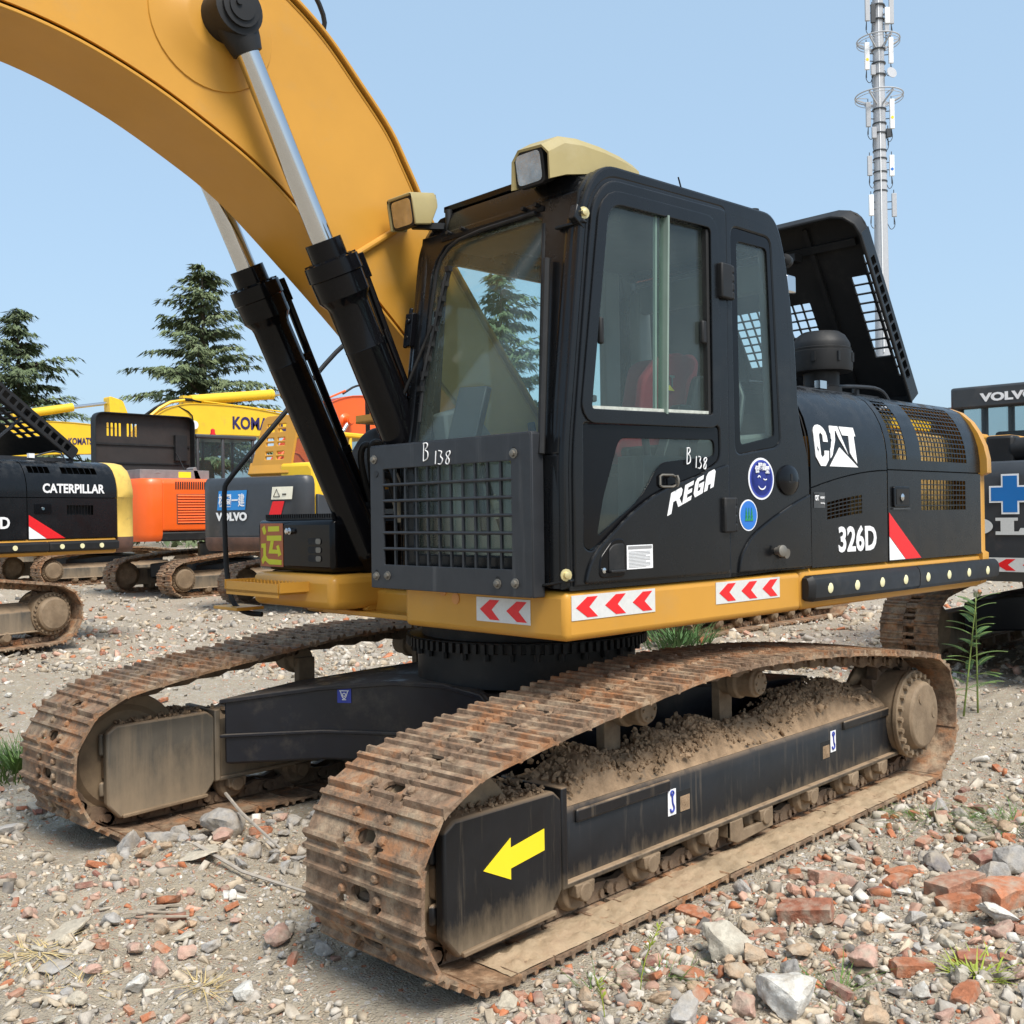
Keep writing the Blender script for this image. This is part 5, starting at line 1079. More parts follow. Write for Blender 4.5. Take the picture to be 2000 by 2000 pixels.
def coarse_frame(par, yc, s, m='framed'):
    b = MB(); Y = lambda y: yc+s*y
    sec = [(.15,.20),(.15,.46),(-.02,.58),(-.12,.55),(-.15,.20)]; q = [(Y(y),z) for y,z in sec]; q = q if s > 0 else q[::-1]
    b.loft([[(x,y,z) for y,z in q] for x in (-1.7,1.42)]); b.box((-1.74,min(Y(-.17),Y(.17)),.185),(1.42,max(Y(-.17),Y(.17)),.21))
    b.prism([(1.97,.12),(2.03,.2),(2.03,.55),(1.95,.59),(1.42,.58),(1.42,.14)],'y',min(Y(.12),Y(.17)),max(Y(.12),Y(.17))); fr = b.build('track_frame',m,par,bevel=.012)
    b = MB(); b.lathe((1.9,yc,.405),(0,1,0),[(-.085,.05),(-.085,.25),(-.05,.35),(-.02,.32),(.02,.32),(.05,.35),(.085,.25),(.085,.05)],28); b.build('idler_wheel','idler',fr,ang=30)
    for x in (1.2,.7,.2,-.3,-.8,-1.3):
        b = MB(); b.lathe((x,yc,.155),(0,1,0),[(-.17,.05),(-.13,.09),(-.06,.1),(-.05,.07),(.05,.07),(.06,.1),(.13,.09),(.17,.05)],14); b.build('track_roller','drive',fr,ang=30)
    o = (-1.915,Y(-.02),.41); b = MB(); b.lathe(o,(0,s,0),[(-.2,.2),(-.12,.31),(0,.29),(.12,.285),(.19,.28),(.2,.23),(.25,.22),(.27,.19),(.275,.02)],30); 
    for k in range(26): a = k*2*math.pi/26; c = Vector((o[0]+.25*math.cos(a),Y(.165),o[2]+.25*math.sin(a))); b.cyl(c,c+Vector((0,s*.035,0)),.016,n=6)
    b.build('final_drive','drive',fr,ang=30)
    N = 20; b = MB(); b.loft([[(-1.915+(.335 if k % 2 else .275)*math.cos(k*math.pi/N),Y(y),.41+(.335 if k % 2 else .275)*math.sin(k*math.pi/N)) for k in range(2*N)] for y in (-.035,.035)]); b.build('sprocket','chain',fr)
def under(par, sides=(1,-1)):
    for s in (1,-1): coarse_track(par,1.3*s); coarse_frame(par,1.3*s,s)
    b = MB(); b.loft([[(x,y,.34) for x,y in Q],[(x,y,zt(x,y)) for x,y in Q]]); b.lathe((0,0,.76),(0,0,1),[(0,.64),(.4,.66)],32); b.build('carbody','carb',par,bevel=.02)
def cweight(par, rot, m, W=1.42, z0=1.18, z1=2.25, x0=-2.45, bul=.62, rim=.12, low=None):
    prof = [(z0,-.10),(z0+.05,-.04),(z0+.16,0)]+([(z0+.245,0),(z0+.25,-.012),(z0+.27,-.012),(z0+.28,0)] if low else [])+[(z1-rim*1.3,0),(z1-rim*.6,-.02),(z1-rim*.15,-.06),(z1,-.14)]
    rings = []
    for z, d in prof:
        w_ = W+d*.9; o = [(x0,w_),(x0-bul*.35,w_-.01),(x0-bul*.62,w_-.09),(x0-bul*.82+d*-.8,w_*.78),(x0-bul*.96-d*.8,w_*.4),(x0-bul-d*.8,0)]; o += [(x,-y) for x,y in reversed(o[:-1])]; rings.append([(x,y,z) for x,y in o])
    b = MB(); b.loft(rings); 
    if low: b.m = [1 if max(b.v[i][2] for i in f) < z0+.252 else 0 for f in b.f]; return b.build('counterweight',[m,low],par,rot,ang=40)
    return b.build('counterweight',m,par,rot,ang=40)
def bg_cab(par, rot, m, x0=-.6, x1=1.15, y0=.42, y1=1.45, z0=1.38, z1=3.05, beacon=True, inner='dark'):
    b = MB(); t = .08
    for x in (x0,x1-.02,(x0+x1)*.5-.12):
        for y in (y0,y1-t): b.box((x if x < x1-.1 else x1-t,y,z0+.002),((x if x < x1-.1 else x1-t)+t,y+t,z1-.06))
    b.box((x0,y0,z0),(x1,y1,1.95 if False else z0+.52)); b.box((x0-.02,y0-.02,z1-.1),(x1+.05,y1+.02,z1)); b.box((x0-.01,y0+t,z0+.5),(x0+.05,y1-t,z0+.62)); o = b.build('cab',m,par,rot,bevel=.04,seg=2)
    def win(P_): q = MB(); q.add(P_,[(0,1,2,3)]); q.build('cab_window','glassb',o)
    zb, zt_ = z0+.52, z1-.1; e = .03
    win([(x0+t,y0+e,zb),(x1-t,y0+e,zb),(x1-t,y0+e,zt_),(x0+t,y0+e,zt_)]); win([(x0+t,y1-e,zb),(x1-t,y1-e,zb),(x1-t,y1-e,zt_),(x0+t,y1-e,zt_)]); win([(x0+e,y0+t,zb),(x0+e,y1-t,zb),(x0+e,y1-t,zt_),(x0+e,y0+t,zt_)]); win([(x1-e,y0+t,zb),(x1-e,y1-t,zb),(x1-e,y1-t,zt_),(x1-e,y0+t,zt_)])
    q = MB(); q.prism([(x0+.35,z0+.5),(x0+.75,z0+.5),(x0+.55,z0+1.25),(x0+.38,z0+1.25)],'y',y0+.3,y1-.3); q.build('seat','dark',o,bevel=.04)
    if beacon:
        q = MB(); q.lathe((x0+.55,y0+.2,z1),(0,0,1),[(0,.07),(.04,.07),(.045,.055),(.14,.05),(.16,.02)],14); q.build('beacon','red',o)
    return o
def bg_boom(par, rot, m, top, low, hw=.24, cyl='gloss', armcyl=True):
    T_, L_ = dens(top,3), dens(low,3); b = MB(); n = len(T_); L2 = [L_[int(round(i*(len(L_)-1)/(n-1)))] for i in range(n)]
    b.loft([[(a[0],-hw,a[1]),(a[0],hw,a[1]),(c[0],hw,c[1]),(c[0],-hw,c[1])] for a, c in zip(T_,L2)]); o = b.build('boom',m,par,rot,bevel=.012,ang=30)
    b = strip(T_,-hw-.03,hw+.03,-.02); b.build('boom_edge',m,o,ang=25)
    return o
def bg_body(par, rot, m, W=1.42, z1=2.1, frame_m=None, x0=-2.5, cabgap=True):
    b = MB(); b.box((-2.5,-W+.02,1.15),(1.15,W-.02,1.40)); fm_ = b.build('platform_frame',frame_m or m,par,rot,bevel=.03)
    b = MB(); b.prism([(-W,1.405),(-W,z1-.2),(-W+.12,z1-.05),(-W+.3,z1),(W-.3,z1),(W-.12,z1-.05),(W,z1-.2),(W,1.405)],'x',x0,-.72); bd = b.build('engine_housing',m,par,rot,bevel=.02,ang=40)
    b = MB(); b.prism(rpoly([(-.70,1.405),(1.0,1.405),(1.0,1.75),(.55,z1-.05),(-.70,z1-.02)],.08),'y',-W,-.40); b.build('right_housing',m,par,rot,bevel=.04); return fm_, bd
# ---- black machine at the left edge
th = .2; A = empty('excavator',(1.136,-10.16,.14),th,'black excavator at the left edge with a worn yellow counterweight and its hood propped open','excavator','excavators parked in the yard'); A.scale = (.965,)*3
under(A)
b = MB(); b.box((-2.93,-1.44,1.17),(1.2,1.482,1.389)); b.build('platform_frame','yellow',A,bevel=.035)
b = MB(); b.box((-2.9,-1.4,1.392),(-.72,1.40,2.2)); b.box((-2.85,-1.2,2.2),(-.75,1.15,2.41)); b.build('engine_housing','dark',A)
seams = lambda x: s_of(1.93)
A1 = hood_panel('side_panel',-1.572,-.712,0,s_of(1.925),[],par=A,rot=None); hood_panel('side_panel',-1.572,-.712,s_of(1.935),HS[-1],[],par=A,rot=None)
A2 = hood_panel('side_panel',-2.93,-1.584,0,s_of(1.925),[(-2.55,-2.15,1.70,1.83,9,1)],par=A,rot=None); A3 = hood_panel('side_panel',-2.93,-1.584,s_of(1.935),HS[-1],[(-1.95,-1.64,2.25,2.34,4,1),(-2.66,-2.12,2.25,2.34,6,1)],par=A,rot=None)
cwz = MB(); rings = []
for z, hw in [(1.168,1.40),(1.2,1.46),(1.26,1.49),(1.39,1.49),(1.40,1.485),(1.935,1.485),(1.945,1.495),(2.05,1.49),(2.2,1.45),(2.32,1.38),(2.41,1.25),(2.44,1.1)]:
    o = [(-2.94,hw)]+[(-3.0-.38*math.sin(R_(a)),hw-.34+.34*math.cos(R_(a))) for a in (20,40,65,90)]+[(-3.42,hw*.5),(-3.45,0)]; o += [(x,-y) for x,y in reversed(o[:-1])]; rings.append([(x,y,z) for x,y in o])
cwz.loft(rings); cwz.m = [1 if max(cwz.v[i][2] for i in f) < 1.40 else 0 for f in cwz.f]; cwz.build('counterweight',['wornyel','rust'],A,ang=45)
for x0, x1 in ((-1.853,-.3),(-2.92,-1.863)):
    b = MB(); b.prism([(1.484,1.215),(1.545,1.235),(1.55,1.33),(1.484,1.36)],'x',min(x0,x1),max(x0,x1)); RS = b.build('rubber_strip','rubber',A,bevel=.01)
    for k in range(4):
        x = max(x0,x1)-.17-(.30*k)
        if x > min(x0,x1)+.05: b = MB(); b.cyl((x,1.545,1.285),(x,1.556,1.285),.033,n=14); b.build('strip_cap','cream',RS)
mobj('maker_letters', text_fit('CATERPILLAR',.93,.125,(-1.80,1.488,1.99),LS,VZ,bold=.03),'white',A3)
mobj('model_number', text_fit('326D',.42,.155,(-.92,1.488,1.53),LS,VZ,bold=.028),'white',A1)
flat([(0,[(0,.165),(0,.31),(.52,0),(.25,0)])],(-1.6,1.488,1.395),LS,VZ).build('red_stripe','red',A2); flat([(0,[(0,0),(0,.16),(.245,0)])],(-1.6,1.488,1.395),LS,VZ).build('white_stripe','white',A2)
b = MB(); b.prism(rrect(-1.92,1.72,-1.68,1.85,.01),'y',1.485,1.50); b.build('panel_latch','gloss',A2,bevel=.004); b = MB(); b.lathe((-1.79,1.50,1.785),(0,1,0),[(0,.024),(.015,.02)],12); b.build('latch_lock','chrome',A2)
# its hood, hinged at the rear and leaning low
g_ = R_(36); hu = Vector((math.cos(g_),0,math.sin(g_))); hw_ = Vector((math.sin(g_),0,-math.cos(g_))); ho = Vector((-2.55,0,2.47))
hs = []
for i in range(4): 
    for j in range(9): hs.append(rrect(.1+i*.2,.35+j*.105,.1+i*.2+.12,.35+j*.105+.075,.02,2))
H_ = mobj('engine_hood', smooth(plate(rpoly([(-1.0,0),(1.05,0),(1.05,1.75),(-1.0,1.75)],.1,4),hs,.02,ho-hw_*.16,HV,hu,.004)),'rubber',A)
mobj('hood_edge', smooth(plate(rpoly([(0,-.17),(1.7,-.17),(1.72,0),(0,0)],.05,3),[rrect(.12+i*.122,-.125,.12+i*.122+.09,-.04,.012,2) for i in range(12)],.03,ho+HV*1.05,hu,hw_,.004)),'rubber',H_)
b = MB(); b.tube([ho+HV*1.05,ho+HV*1.05+hu*1.7,ho-HV*.9+hu*1.76],.02,8); b.build('hood_rim','rubber',H_)
b = MB(); b.box((-2.6,.4,2.43),(-1.0,1.0,2.49)); b.bar((-1.2,.95,2.45),(-2.0,.9,3.1),.03,.03); b.tube([(-2.0,1.0,2.5),(-2.35,1.05,2.6),(-2.42,1.1,2.42)],.012,6,smooth=1); b.build('engine_fittings','grey',A); b = MB(); b.box((-1.98,1.0,2.47),(-1.90,1.05,2.53)); b.build('bright_clamp','white',A)
bg_cab(A,None,'black',beacon=False)
# ---- orange machine
B = empty('excavator',(-8.8,-18.1,0),math.pi,'orange excavator with its black engine hood standing open behind the worn yellow counterweight','excavator','excavators parked in the yard'); under(B)
cweight(B,None,'orange',W=1.40,z0=1.24,z1=2.6,x0=-2.35,bul=.55)
b = MB(); b.box((-2.36,-1.38,1.24),(1.1,1.38,1.44)); b.build('platform_frame','rubber',B,bevel=.03)
b = MB(); b.prism(rpoly([(-1.40,1.46),(-1.40,2.52),(-1.28,2.60),(.4,2.60),(.4,1.46)],.05),'x',-2.345,-.60); BD = b.build('engine_housing','orange',B,bevel=.025)
b = MB(); b.prism(rpoly([(-1.40,1.46),(-1.40,2.52),(-1.28,2.60),(-.4,2.60),(-.4,1.46)],.05),'x',-.59,.9); b.build('right_housing','orange',B,bevel=.025)
b = MB()
for k in range(11): z = 1.62+k*.058; b.prism([(-1.402,z),(-1.425,z+.012),(-1.402,z+.045)],'x',-2.0,-1.35)
b.build('louvres','orange',BD); flat([(0,rrect(0,0,.70,.66,.02))],(-2.02,-1.4005,1.60),(1,0,0),VZ,lift=.0015).build('louvre_panel','rust',BD)
flat([(0,[(k*.053,0),(k*.053+.03,0),(k*.053+.035,.17),(k*.053+.005,.17)]) for k in range(19)],(-2.05,-1.401,2.36),(1,0,0),VZ).build('air_slots','dark',BD)
flat([(0,rrect(0,0,.2,.12,.01)),],(-.95,-1.401,2.0),(1,0,0),VZ).build('door_latch','red',BD); flat([(0,rrect(0,0,.09,.14,.01))],(-.72,-1.401,1.98),(1,0,0),VZ).build('small_label','white',BD)
b = MB(); b.box((-2.65,-1.0,2.60),(-1.0,.9,2.80)); b.tube([(-2.0,-.9,2.66),(-2.25,-.95,2.76),(-2.4,-.9,2.66)],.07,10,smooth=2); b.prism(rpoly([(-1.35,2.6),(-1.2,2.6),(-1.32,2.88),(-1.4,2.85)],.02),'y',-1.0,-.7); EG = b.build('engine_top',mat('engine_grey',(.20,.19,.19),.6,var=.2),B,bevel=.02)
flat([(0,rrect(0,0,.3,.13,.01))],(-1.75,-1.0,2.63),(1,0,0),VZ).build('warning_label','arrow',EG)
hs = [rrect(-2.62+k*.095,3.62,-2.62+k*.095+.055,3.92,.015,2) for k in range(8) if k != 4]
HB = mobj('engine_hood', smooth(plate(rpoly([(-2.98,2.72),(-.55,2.72),(-.55,4.14),(-2.98,4.14)],[.05,.05,.22,.22],5),hs,.03,(0,.62,0),(1,0,0),VZ,.006)),mat('hood_inside',(.022,.016,.014),.6,var=.2),B)
b = MB(); o_ = rpoly([(-2.98,2.72),(-.55,2.72),(-.55,4.14),(-2.98,4.14)],[.05,.05,.22,.22],5); b.loft([[(x,.62,z) for x,z in o_],[(x,.40,z) for x,z in o_]],caps=False); b.build('hood_rim','rubber',HB,solid=.02)
b = MB(); b.box((-2.95,.57,3.42),(-.6,.60,3.46)); b.box((-2.95,.57,3.0),(-.6,.60,3.03)); b.box((-1.0,.5,3.1),(-.7,.60,3.7)); b.bar((-1.2,-.4,2.7),(-1.0,.5,3.3),.02,.02); b.build('hood_ribs','rubber',HB)
bg_cab(B,None,'dgrey',x0=-.5,x1=1.1,z0=1.9,z1=3.75)
BX = .85; sx_ = lambda P: [(x+BX,z) for x,z in P]
BB = bg_boom(B,None,'orange',sx_([(-.1,2.1),(.5,3.0),(1.1,3.85),(1.7,4.45),(2.3,4.78),(3.0,4.92),(3.8,4.85),(5.0,4.4),(6.0,3.9)]),sx_([(.2,1.8),(.9,2.5),(1.5,3.05),(2.1,3.45),(2.8,3.72),(3.5,3.85),(4.2,3.8),(5.0,3.7),(6.0,3.55)]),hw=.28)
for o_, nm in ((BB,''),): pass
b = MB(); b.lathe((2.55,-.27,4.22),(0,-1,0),[(0,.22),(.06,.13),(.22,.12),(.22,.02)],20); b.lathe((2.55,-.49,4.22),(0,-1,0),[(0,.09),(.03,.09),(.03,.05)],14); b.build('pin_boss','orange',BB)
b = MB(); b.cyl((2.5,-.42,4.15),(1.75,-.42,3.15),.055,n=14); b.build('cylinder_rod','chrome',BB); b = MB(); b.cyl((1.8,-.42,3.2),(1.0,-.42,2.0),.10,n=14); b.build('boom_cylinder','orange',BB)
b = MB(); b.tube([(.2,-.2,2.7),(1.0,-.32,3.9),(1.8,-.3,4.7),(2.6,-.2,5.02)],.03,6,smooth=1); b.tube([(.1,.1,2.5),(.9,-.3,3.5),(1.35,-.31,3.0),(1.7,-.3,2.8)],.022,6,smooth=2); b.build('boom_pipes','orange',BB); b = MB(); b.tube([(2.6,-.1,4.95),(3.1,-.1,5.25),(3.8,-.1,5.2),(4.2,0,4.9)],.03,6,smooth=2); b.build('hose','hose',BB)
for c_ in BB.children:
    if c_.name != 'boom_edge' and not c_.name.startswith('boom_edge'): c_.location.x += BX
# ---- slate and yellow machine, its rear towards the camera
C_ = empty('excavator',(-8.62,-12.68,0),math.pi,'slate grey and yellow excavator showing its rear with a blue sign on it','excavator','excavators parked in the yard'); under(C_); d3 = .22
b = MB(); b.box((-2.4,-1.36,1.18),(1.1,1.36,1.42)); b.build('platform_frame','dgrey',C_,d3,bevel=.03)
CW = cweight(C_,d3,'volvo',W=1.30,z0=1.12,z1=2.45,x0=-2.78,bul=.30,low='rust')
b = MB(); b.prism([(-1.28,1.42),(-1.31,1.95),(-1.26,2.58),(-1.16,2.68),(-.45,2.68),(-.45,1.42)],'x',-2.76,.8); b.build('right_housing','yellow2',C_,d3,bevel=.07,seg=3)
b = MB(); b.prism([(-2.76,1.43),(.6,1.43),(.6,1.62),(-2.76,2.12)],'y',-1.36,-1.29); b.build('side_skirt','volvo',C_,d3,bevel=.02)
b = MB(); b.prism([(-.34,1.42),(-.34,2.40),(1.25,2.40),(1.34,2.2),(1.34,1.42)],'x',-2.76,-.7); b.build('engine_housing','yellow2',C_,d3,bevel=.06)
un = lambda y: (0,-1,0)
hs = [rrect(-.16+i*.27,.30+j*.09+(j//2)*.07,-.16+i*.27+.18,.30+j*.09+(j//2)*.07+.05,.012,2) for i in range(2) for j in range(6)]
mobj('engine_hood', smooth(plate(rpoly([(-.54,.0),(.46,.0),(.60,1.10),(-.26,1.10)],.14,5),hs,.05,(-2.72,-.22,2.46),(0,-1,0),Vector((.12,0,.99)),.015)),'yellow',C_,d3)
b = MB(); b.tube([(-2.5,-.62,2.56),(-2.38,-.62,2.50),(-2.2,-.62,2.44)],.05,8); b.prism([(-2.78,2.50),(-2.70,2.72),(-2.5,2.46),(-2.6,2.42)],'y',-.68,.32); b.build('hood_lip','yellow',C_,d3,bevel=.04)
b = MB(); b.cyl((-2.3,-.75,2.52),(-2.3,-.95,2.52),.09,n=14); b.build('air_filter','steel',C_,d3)
un = (-.05,-1,0); xr = -3.045
flat([(0,[(0,0),(.74,0),(.79,.35),(.05,.35)])],(xr,.80,1.86),un,VZ,lift=.012).build('blue_sign','blue3',CW)
mobj('sign_letters', text_fit('桃園一建',.68,.24,(xr-.016,.75,1.915),un,VZ,bold=.012),'white',CW)
mobj('maker_letters', text_fit('VOLVO',.82,.155,(xr-.014,.83,1.665),un,VZ,bold=.05),'white',CW)
uw_ = (.06,-1,0); flat([(0,[(0,0),(.46,0),(.49,.22),(.03,.22)])],(-3.07,-.56,2.03),uw_,VZ,lift=.012).build('warning_label',mat('label_cream',(.78,.74,.60),.5),CW)
b = MB(); q = lambda u,v: Vector((-3.088+.06*u,-.56-u,2.03+v)); b.tube([q(.06,.05),q(.20,.05),q(.13,.18),q(.06,.05)],.006,5); b.bar(q(.26,.09),q(.34,.09),.015,.02); b.bar(q(.41,.04),q(.41,.18),.015,.035); b.build('warning_marks','rubber',CW)
flat([(0,rpoly([(0,0),(.27,0),(.36,.27),(.10,.27)],.02))],(-3.07,-.49,1.73),uw_,VZ,lift=.012).build('reflector','red',CW)
bg_cab(C_,d3,'yellow2',x0=-.5,x1=1.2,z0=1.6,z1=3.45,beacon=False)
bg_boom(C_,d3,'yellow2',[(-.1,2.0),(.6,3.0),(1.2,3.4),(2.0,3.6),(3.5,3.4),(5.0,2.9)],[(.2,1.7),(.9,2.4),(1.5,2.8),(2.2,3.0),(3.5,2.9),(5.0,2.6)])
# ---- dark machine at the right edge
F2 = empty('excavator',(-8.6,.9,0),math.pi,'dark grey excavator at the right edge with a blue cross on its rear','excavator','excavators parked in the yard'); under(F2)
CW = cweight(F2,None,'volvo',W=1.40,z0=1.02,z1=2.14,x0=-2.45,bul=.60)
b = MB(); b.box((-2.4,-1.36,1.05),(1.1,1.36,1.35)); b.build('platform_frame','dgrey',F2,bevel=.03)
b = MB(); b.prism([(-1.40,1.36),(-1.42,2.0),(-1.2,2.18),(1.2,2.18),(1.42,2.0),(1.40,1.36)],'x',-2.42,-.75); b.build('engine_housing','volvo',F2,bevel=.05)
b = MB(); b.box((-2.4,.2,2.20),(-1.2,1.1,2.42)); b.box((-2.3,.55,2.42),(-2.0,1.3,2.46)); b.build('hood_frame','yellow',F2,bevel=.02)
b = MB(); b.cyl((-2.55,.15,2.26),(-2.55,-.5,2.30),.11,n=16); b.box((-2.65,.10,2.12),(-2.42,.36,2.40)); b.build('intake_pipe','rubber',F2,bevel=.03)
CBF = bg_cab(F2,None,'dgrey',x0=-.6,x1=1.2,y0=.40,y1=1.42,z0=1.36,z1=3.12,beacon=False)
b = MB(); b.box((-.66,.36,2.86),(-.56,1.46,3.12)); b.box((-.64,1.36,2.76),(-.58,1.46,2.9)); VS = b.build('rear_visor','dgrey',CBF,bevel=.03)
mobj('visor_letters', text_fit('VOLVO',.62,.10,(-.662,1.12,2.93),(0,-1,0),VZ,bold=.05),'white',CBF)
mobj('window_letters', text_fit('VO',.34,.17,(-.59,1.05,2.33),(0,-1,0),VZ,bold=.05),'white',CBF)
b = MB()
for k in range(3): b.tube([(-.5,1.5+.05*k,2.4),(-.45,1.52+.1*k,2.85),(-.3,1.5+.08*k,2.95),(-.1,1.45,2.7)],.014,6,smooth=2)
b.build('cab_hoses','hose',CBF)
cr = lambda h, a: [(-h,-a),(-a,-a),(-a,-h),(a,-h),(a,-a),(h,-a),(h,a),(a,a),(a,h),(-a,h),(-a,a),(-h,a)]
xr = -3.052; flat([(0,cr(.185,.078)),(1,cr(.168,.063))],(xr,0,1.83),(0,-1,0),VZ,lift=.006).build('cross_sign',['white','blue2'],CW)
def letters(o, parts, O, m='offw'):
    flat([(0,q) for q in parts],O,(0,-1,0),VZ,lift=.012).build('maker_letters',m,o)
H = .158
ws = .28; tr = lambda P_, d: [(d+x*ws, z*H) for x, z in P_]
Lp = [(0,0),(.95,0),(.95,.40),(.78,.40),(.72,.20),(.58,.20),(.58,.82),(.70,.82),(.70,1),(0,1),(0,.82),(.16,.82),(.16,.20),(0,.20)]
Vp = [(0,1),(.50,1),(.50,.82),(.40,.82),(.58,.38),(.70,.82),(.60,.82),(.60,1),(1,1),(1,.82),(.92,.82),(.62,0),(.44,0),(.10,.82),(0,.82)]
[letters(CW,[q],(xr,0,1.455)) for q in (tr(Lp,-.13),tr(Vp,.15),tr(Vp,-.76))]
for cx in (-.30,.59): mobj('maker_letters', smooth(plate(circ(cx,H/2,.145,28,H/2),[circ(cx,H/2,.068,28,H*.30)],.003,(xr-.010,0,1.455),(0,-1,0),VZ)),'offw',CW)
chevrons(1.6,.13,7,(xr,.62,1.115),(0,-1,0),VZ).build('chevron_strip',['offw','red'],CW)
b = MB(); b.lathe((-3.05,.43,1.86),(-1,0,0),[(0,.04),(.008,.04),(.009,.03)],14); b.build('rear_cap','offw',CW)
# ---- orange machine hidden behind the cab
G = empty('excavator',(-9.3,-5.25,0),math.pi,'orange excavator mostly hidden behind the nearest cab, its boom seen through the side glass','excavator','excavators parked in the yard'); under(G)
bg_body(G,None,'orange'); cweight(G,None,'orange',z1=2.1); bg_cab(G,None,'orange',beacon=False)
bg_boom(G,None,'orange',[(-.1,2.0),(.5,2.9),(1.1,3.6),(1.8,3.95),(2.4,4.0),(3.6,3.5),(5.0,2.6)],[(.2,1.7),(.8,2.4),(1.4,3.0),(2.0,3.3),(2.6,3.4),(3.6,2.9),(5.0,2.3)])
# ---- big yellow machine behind the orange one
D = empty('excavator',(-8.8,-24.9,0),math.pi,'big yellow excavator behind the orange one, long level boom with dark blue lettering','excavator','excavators parked in the yard'); under(D)
bg_body(D,None,'yellow2',z1=2.3); cweight(D,None,'yellow2'); bg_cab(D,None,'black',x0=-.9,x1=.7,z1=3.2)
DB = bg_boom(D,None,'yellow2',[(-.2,2.2),(.5,3.3),(1.1,4.25),(1.7,4.85),(2.3,5.12),(3.0,5.22),(4.5,5.22),(6.0,5.08),(7.0,4.95)],[(.2,1.9),(.9,2.7),(1.6,3.5),(2.3,4.05),(3.0,4.22),(3.8,4.30),(5.0,4.32),(6.2,4.35),(7.0,4.4)],hw=.32)
mobj('maker_letters', text_fit('KOMATSU',2.05,.40,(4.15,-.331,4.50),(1,0,.012),VZ,bold=.03),'navyk',DB) if 'navyk' in K else None
b = MB(); b.cyl((2.9,0,5.33),(5.75,0,5.72),.16,n=16); b.lathe((5.70,0,5.71),(1,0,.14),[(0,.17),(.12,.17),(.12,.1)],16); b.box((2.6,-.12,5.1),(3.1,.12,5.45)); b.build('arm_cylinder','yellow2',DB); b = MB(); b.cyl((5.75,0,5.72),(7.0,0,5.9),.07,n=12); b.build('cylinder_rod','chrome',DB)
b = MB(); b.tube([(1.5,.1,4.8),(1.9,-.1,5.15),(2.6,-.15,5.35),(3.2,-.1,5.3)],.05,6,smooth=2); b.tube([(2.3,-.30,5.1),(2.75,-.36,4.9),(2.8,-.36,4.6)],.02,6,smooth=1); b.build('hose','hose',DB); b = MB(); b.cyl((2.8,-.33,4.55),(2.8,-.42,4.55),.13,n=16); b.build('boom_lamp','white',DB); b = MB(); b.tube([(1.2,-.2,4.5),(2.0,-.2,5.18),(2.6,-.2,5.3)],.05,6,smooth=1); b.tube([(3.2,-.25,5.3),(6.8,-.25,5.12)],.025,6); b.build('boom_pipes','yellow2',DB)
# ---- smaller yellow boom at the far left
Ks = empty('excavator',(-8.2,-34.6,0),math.pi,'small yellow excavator far back at the left, only its boom showing above the black machine','excavator','excavators parked in the yard'); under(Ks)
bg_body(Ks,None,'yellow2'); cweight(Ks,None,'yellow2'); bg_cab(Ks,None,'black')
KB = bg_boom(Ks,None,'yellow2',[(-.2,2.2),(.5,3.4),(1.1,4.5),(1.7,5.1),(2.3,5.32),(4.0,5.36),(5.6,5.25)],[(.2,1.9),(.9,2.8),(1.6,3.6),(2.3,4.0),(3.2,4.15),(4.4,4.2),(5.6,4.25)],hw=.3)
b = MB(); b.cyl((1.9,0,5.5),(4.1,0,5.95),.16,n=14); b.build('arm_cylinder','yellow2',KB); b = MB(); b.cyl((4.0,0,5.93),(5.5,0,6.2),.07,n=10); b.build('cylinder_rod','chrome',KB)
b = MB(); b.prism(rpoly([(5.15,4.2),(5.9,4.0),(6.6,3.0),(6.2,2.8),(6.45,5.6),(5.9,6.4),(5.35,6.45),(5.4,5.2)][:3]+[(6.3,5.4),(5.95,6.3),(5.4,6.45),(5.45,5.3)],.1),'y',-.25,.25); b.build('arm','yellow2',KB,bevel=.02)
mobj('maker_letters', text_fit('KOMATSU',1.05,.26,(3.80,-.311,4.52),(1,0,.05),VZ,bold=.03),'navyk',KB) if 'navyk' in K else None
# ================================================================== plants
K['straw'] = mat('dry_straw',(.55,.42,.19),.8,var=.2,vs=10); K['grass'] = mat('grass_blade',(.09,.16,.03),.6,var=.35,vs=4); K['leaf'] = mat('weed_leaf',(.07,.15,.045),.55,var=.25,vs=6); K['stem'] = mat('weed_stem',(.20,.27,.07),.6,var=.2,vs=6); K['ygreen'] = mat('yellow_green_leaf',(.30,.36,.04),.6,var=.2)
def blades(b, x, y, n, L, spread, up, w=.004, bend=1.):
    for _ in range(n):
        a = random.uniform(0,6.28); l = L*random.uniform(.4,1.1); r = random.random()*spread; p = Vector((x+r*math.cos(a),y+r*math.sin(a),0)); p.z = float(gh(p.x,p.y))-.003
        a += random.uniform(-.8,.8); d = Vector((math.cos(a),math.sin(a),up*random.uniform(.5,1.4))).normalized(); s = Vector((-math.sin(a),math.cos(a),0))*w; pts = [p]
        for k in range(3): pts.append(pts[-1]+d*(l/3)); d = (d+Vector((0,0,-.30*bend))).normalized()
        V = []
        for k, q in enumerate(pts): ww = s*(1-k/3.2); q.z = max(q.z, float(gh(q.x,q.y))+.003); V += [q-ww, q+ww]
        b.add(V, [(0,1,3,2),(2,3,5,4),(4,5,7,6)])
def tuft(lab, x, y, n, L, spread, up, m, cat='grass', w=.003, name='grass_tuft', bend=1., grp='grass tufts in the rubble'):
    b = MB(); blades(b, x, y, n, L, spread, up, w, bend); tag(b.build(name, m, ang=180), lab, cat, grp)
tuft('dry yellow straw lying at the left bottom corner', 2.93,.18,70,.20,.13,.15,'straw','straw',.0026,'straw',.5,'dry straw')
tuft('dry straw clump with roots in the middle of the left foreground', 2.62,.84,45,.16,.05,.35,'straw','straw',.0022,'straw',.8,'dry straw')
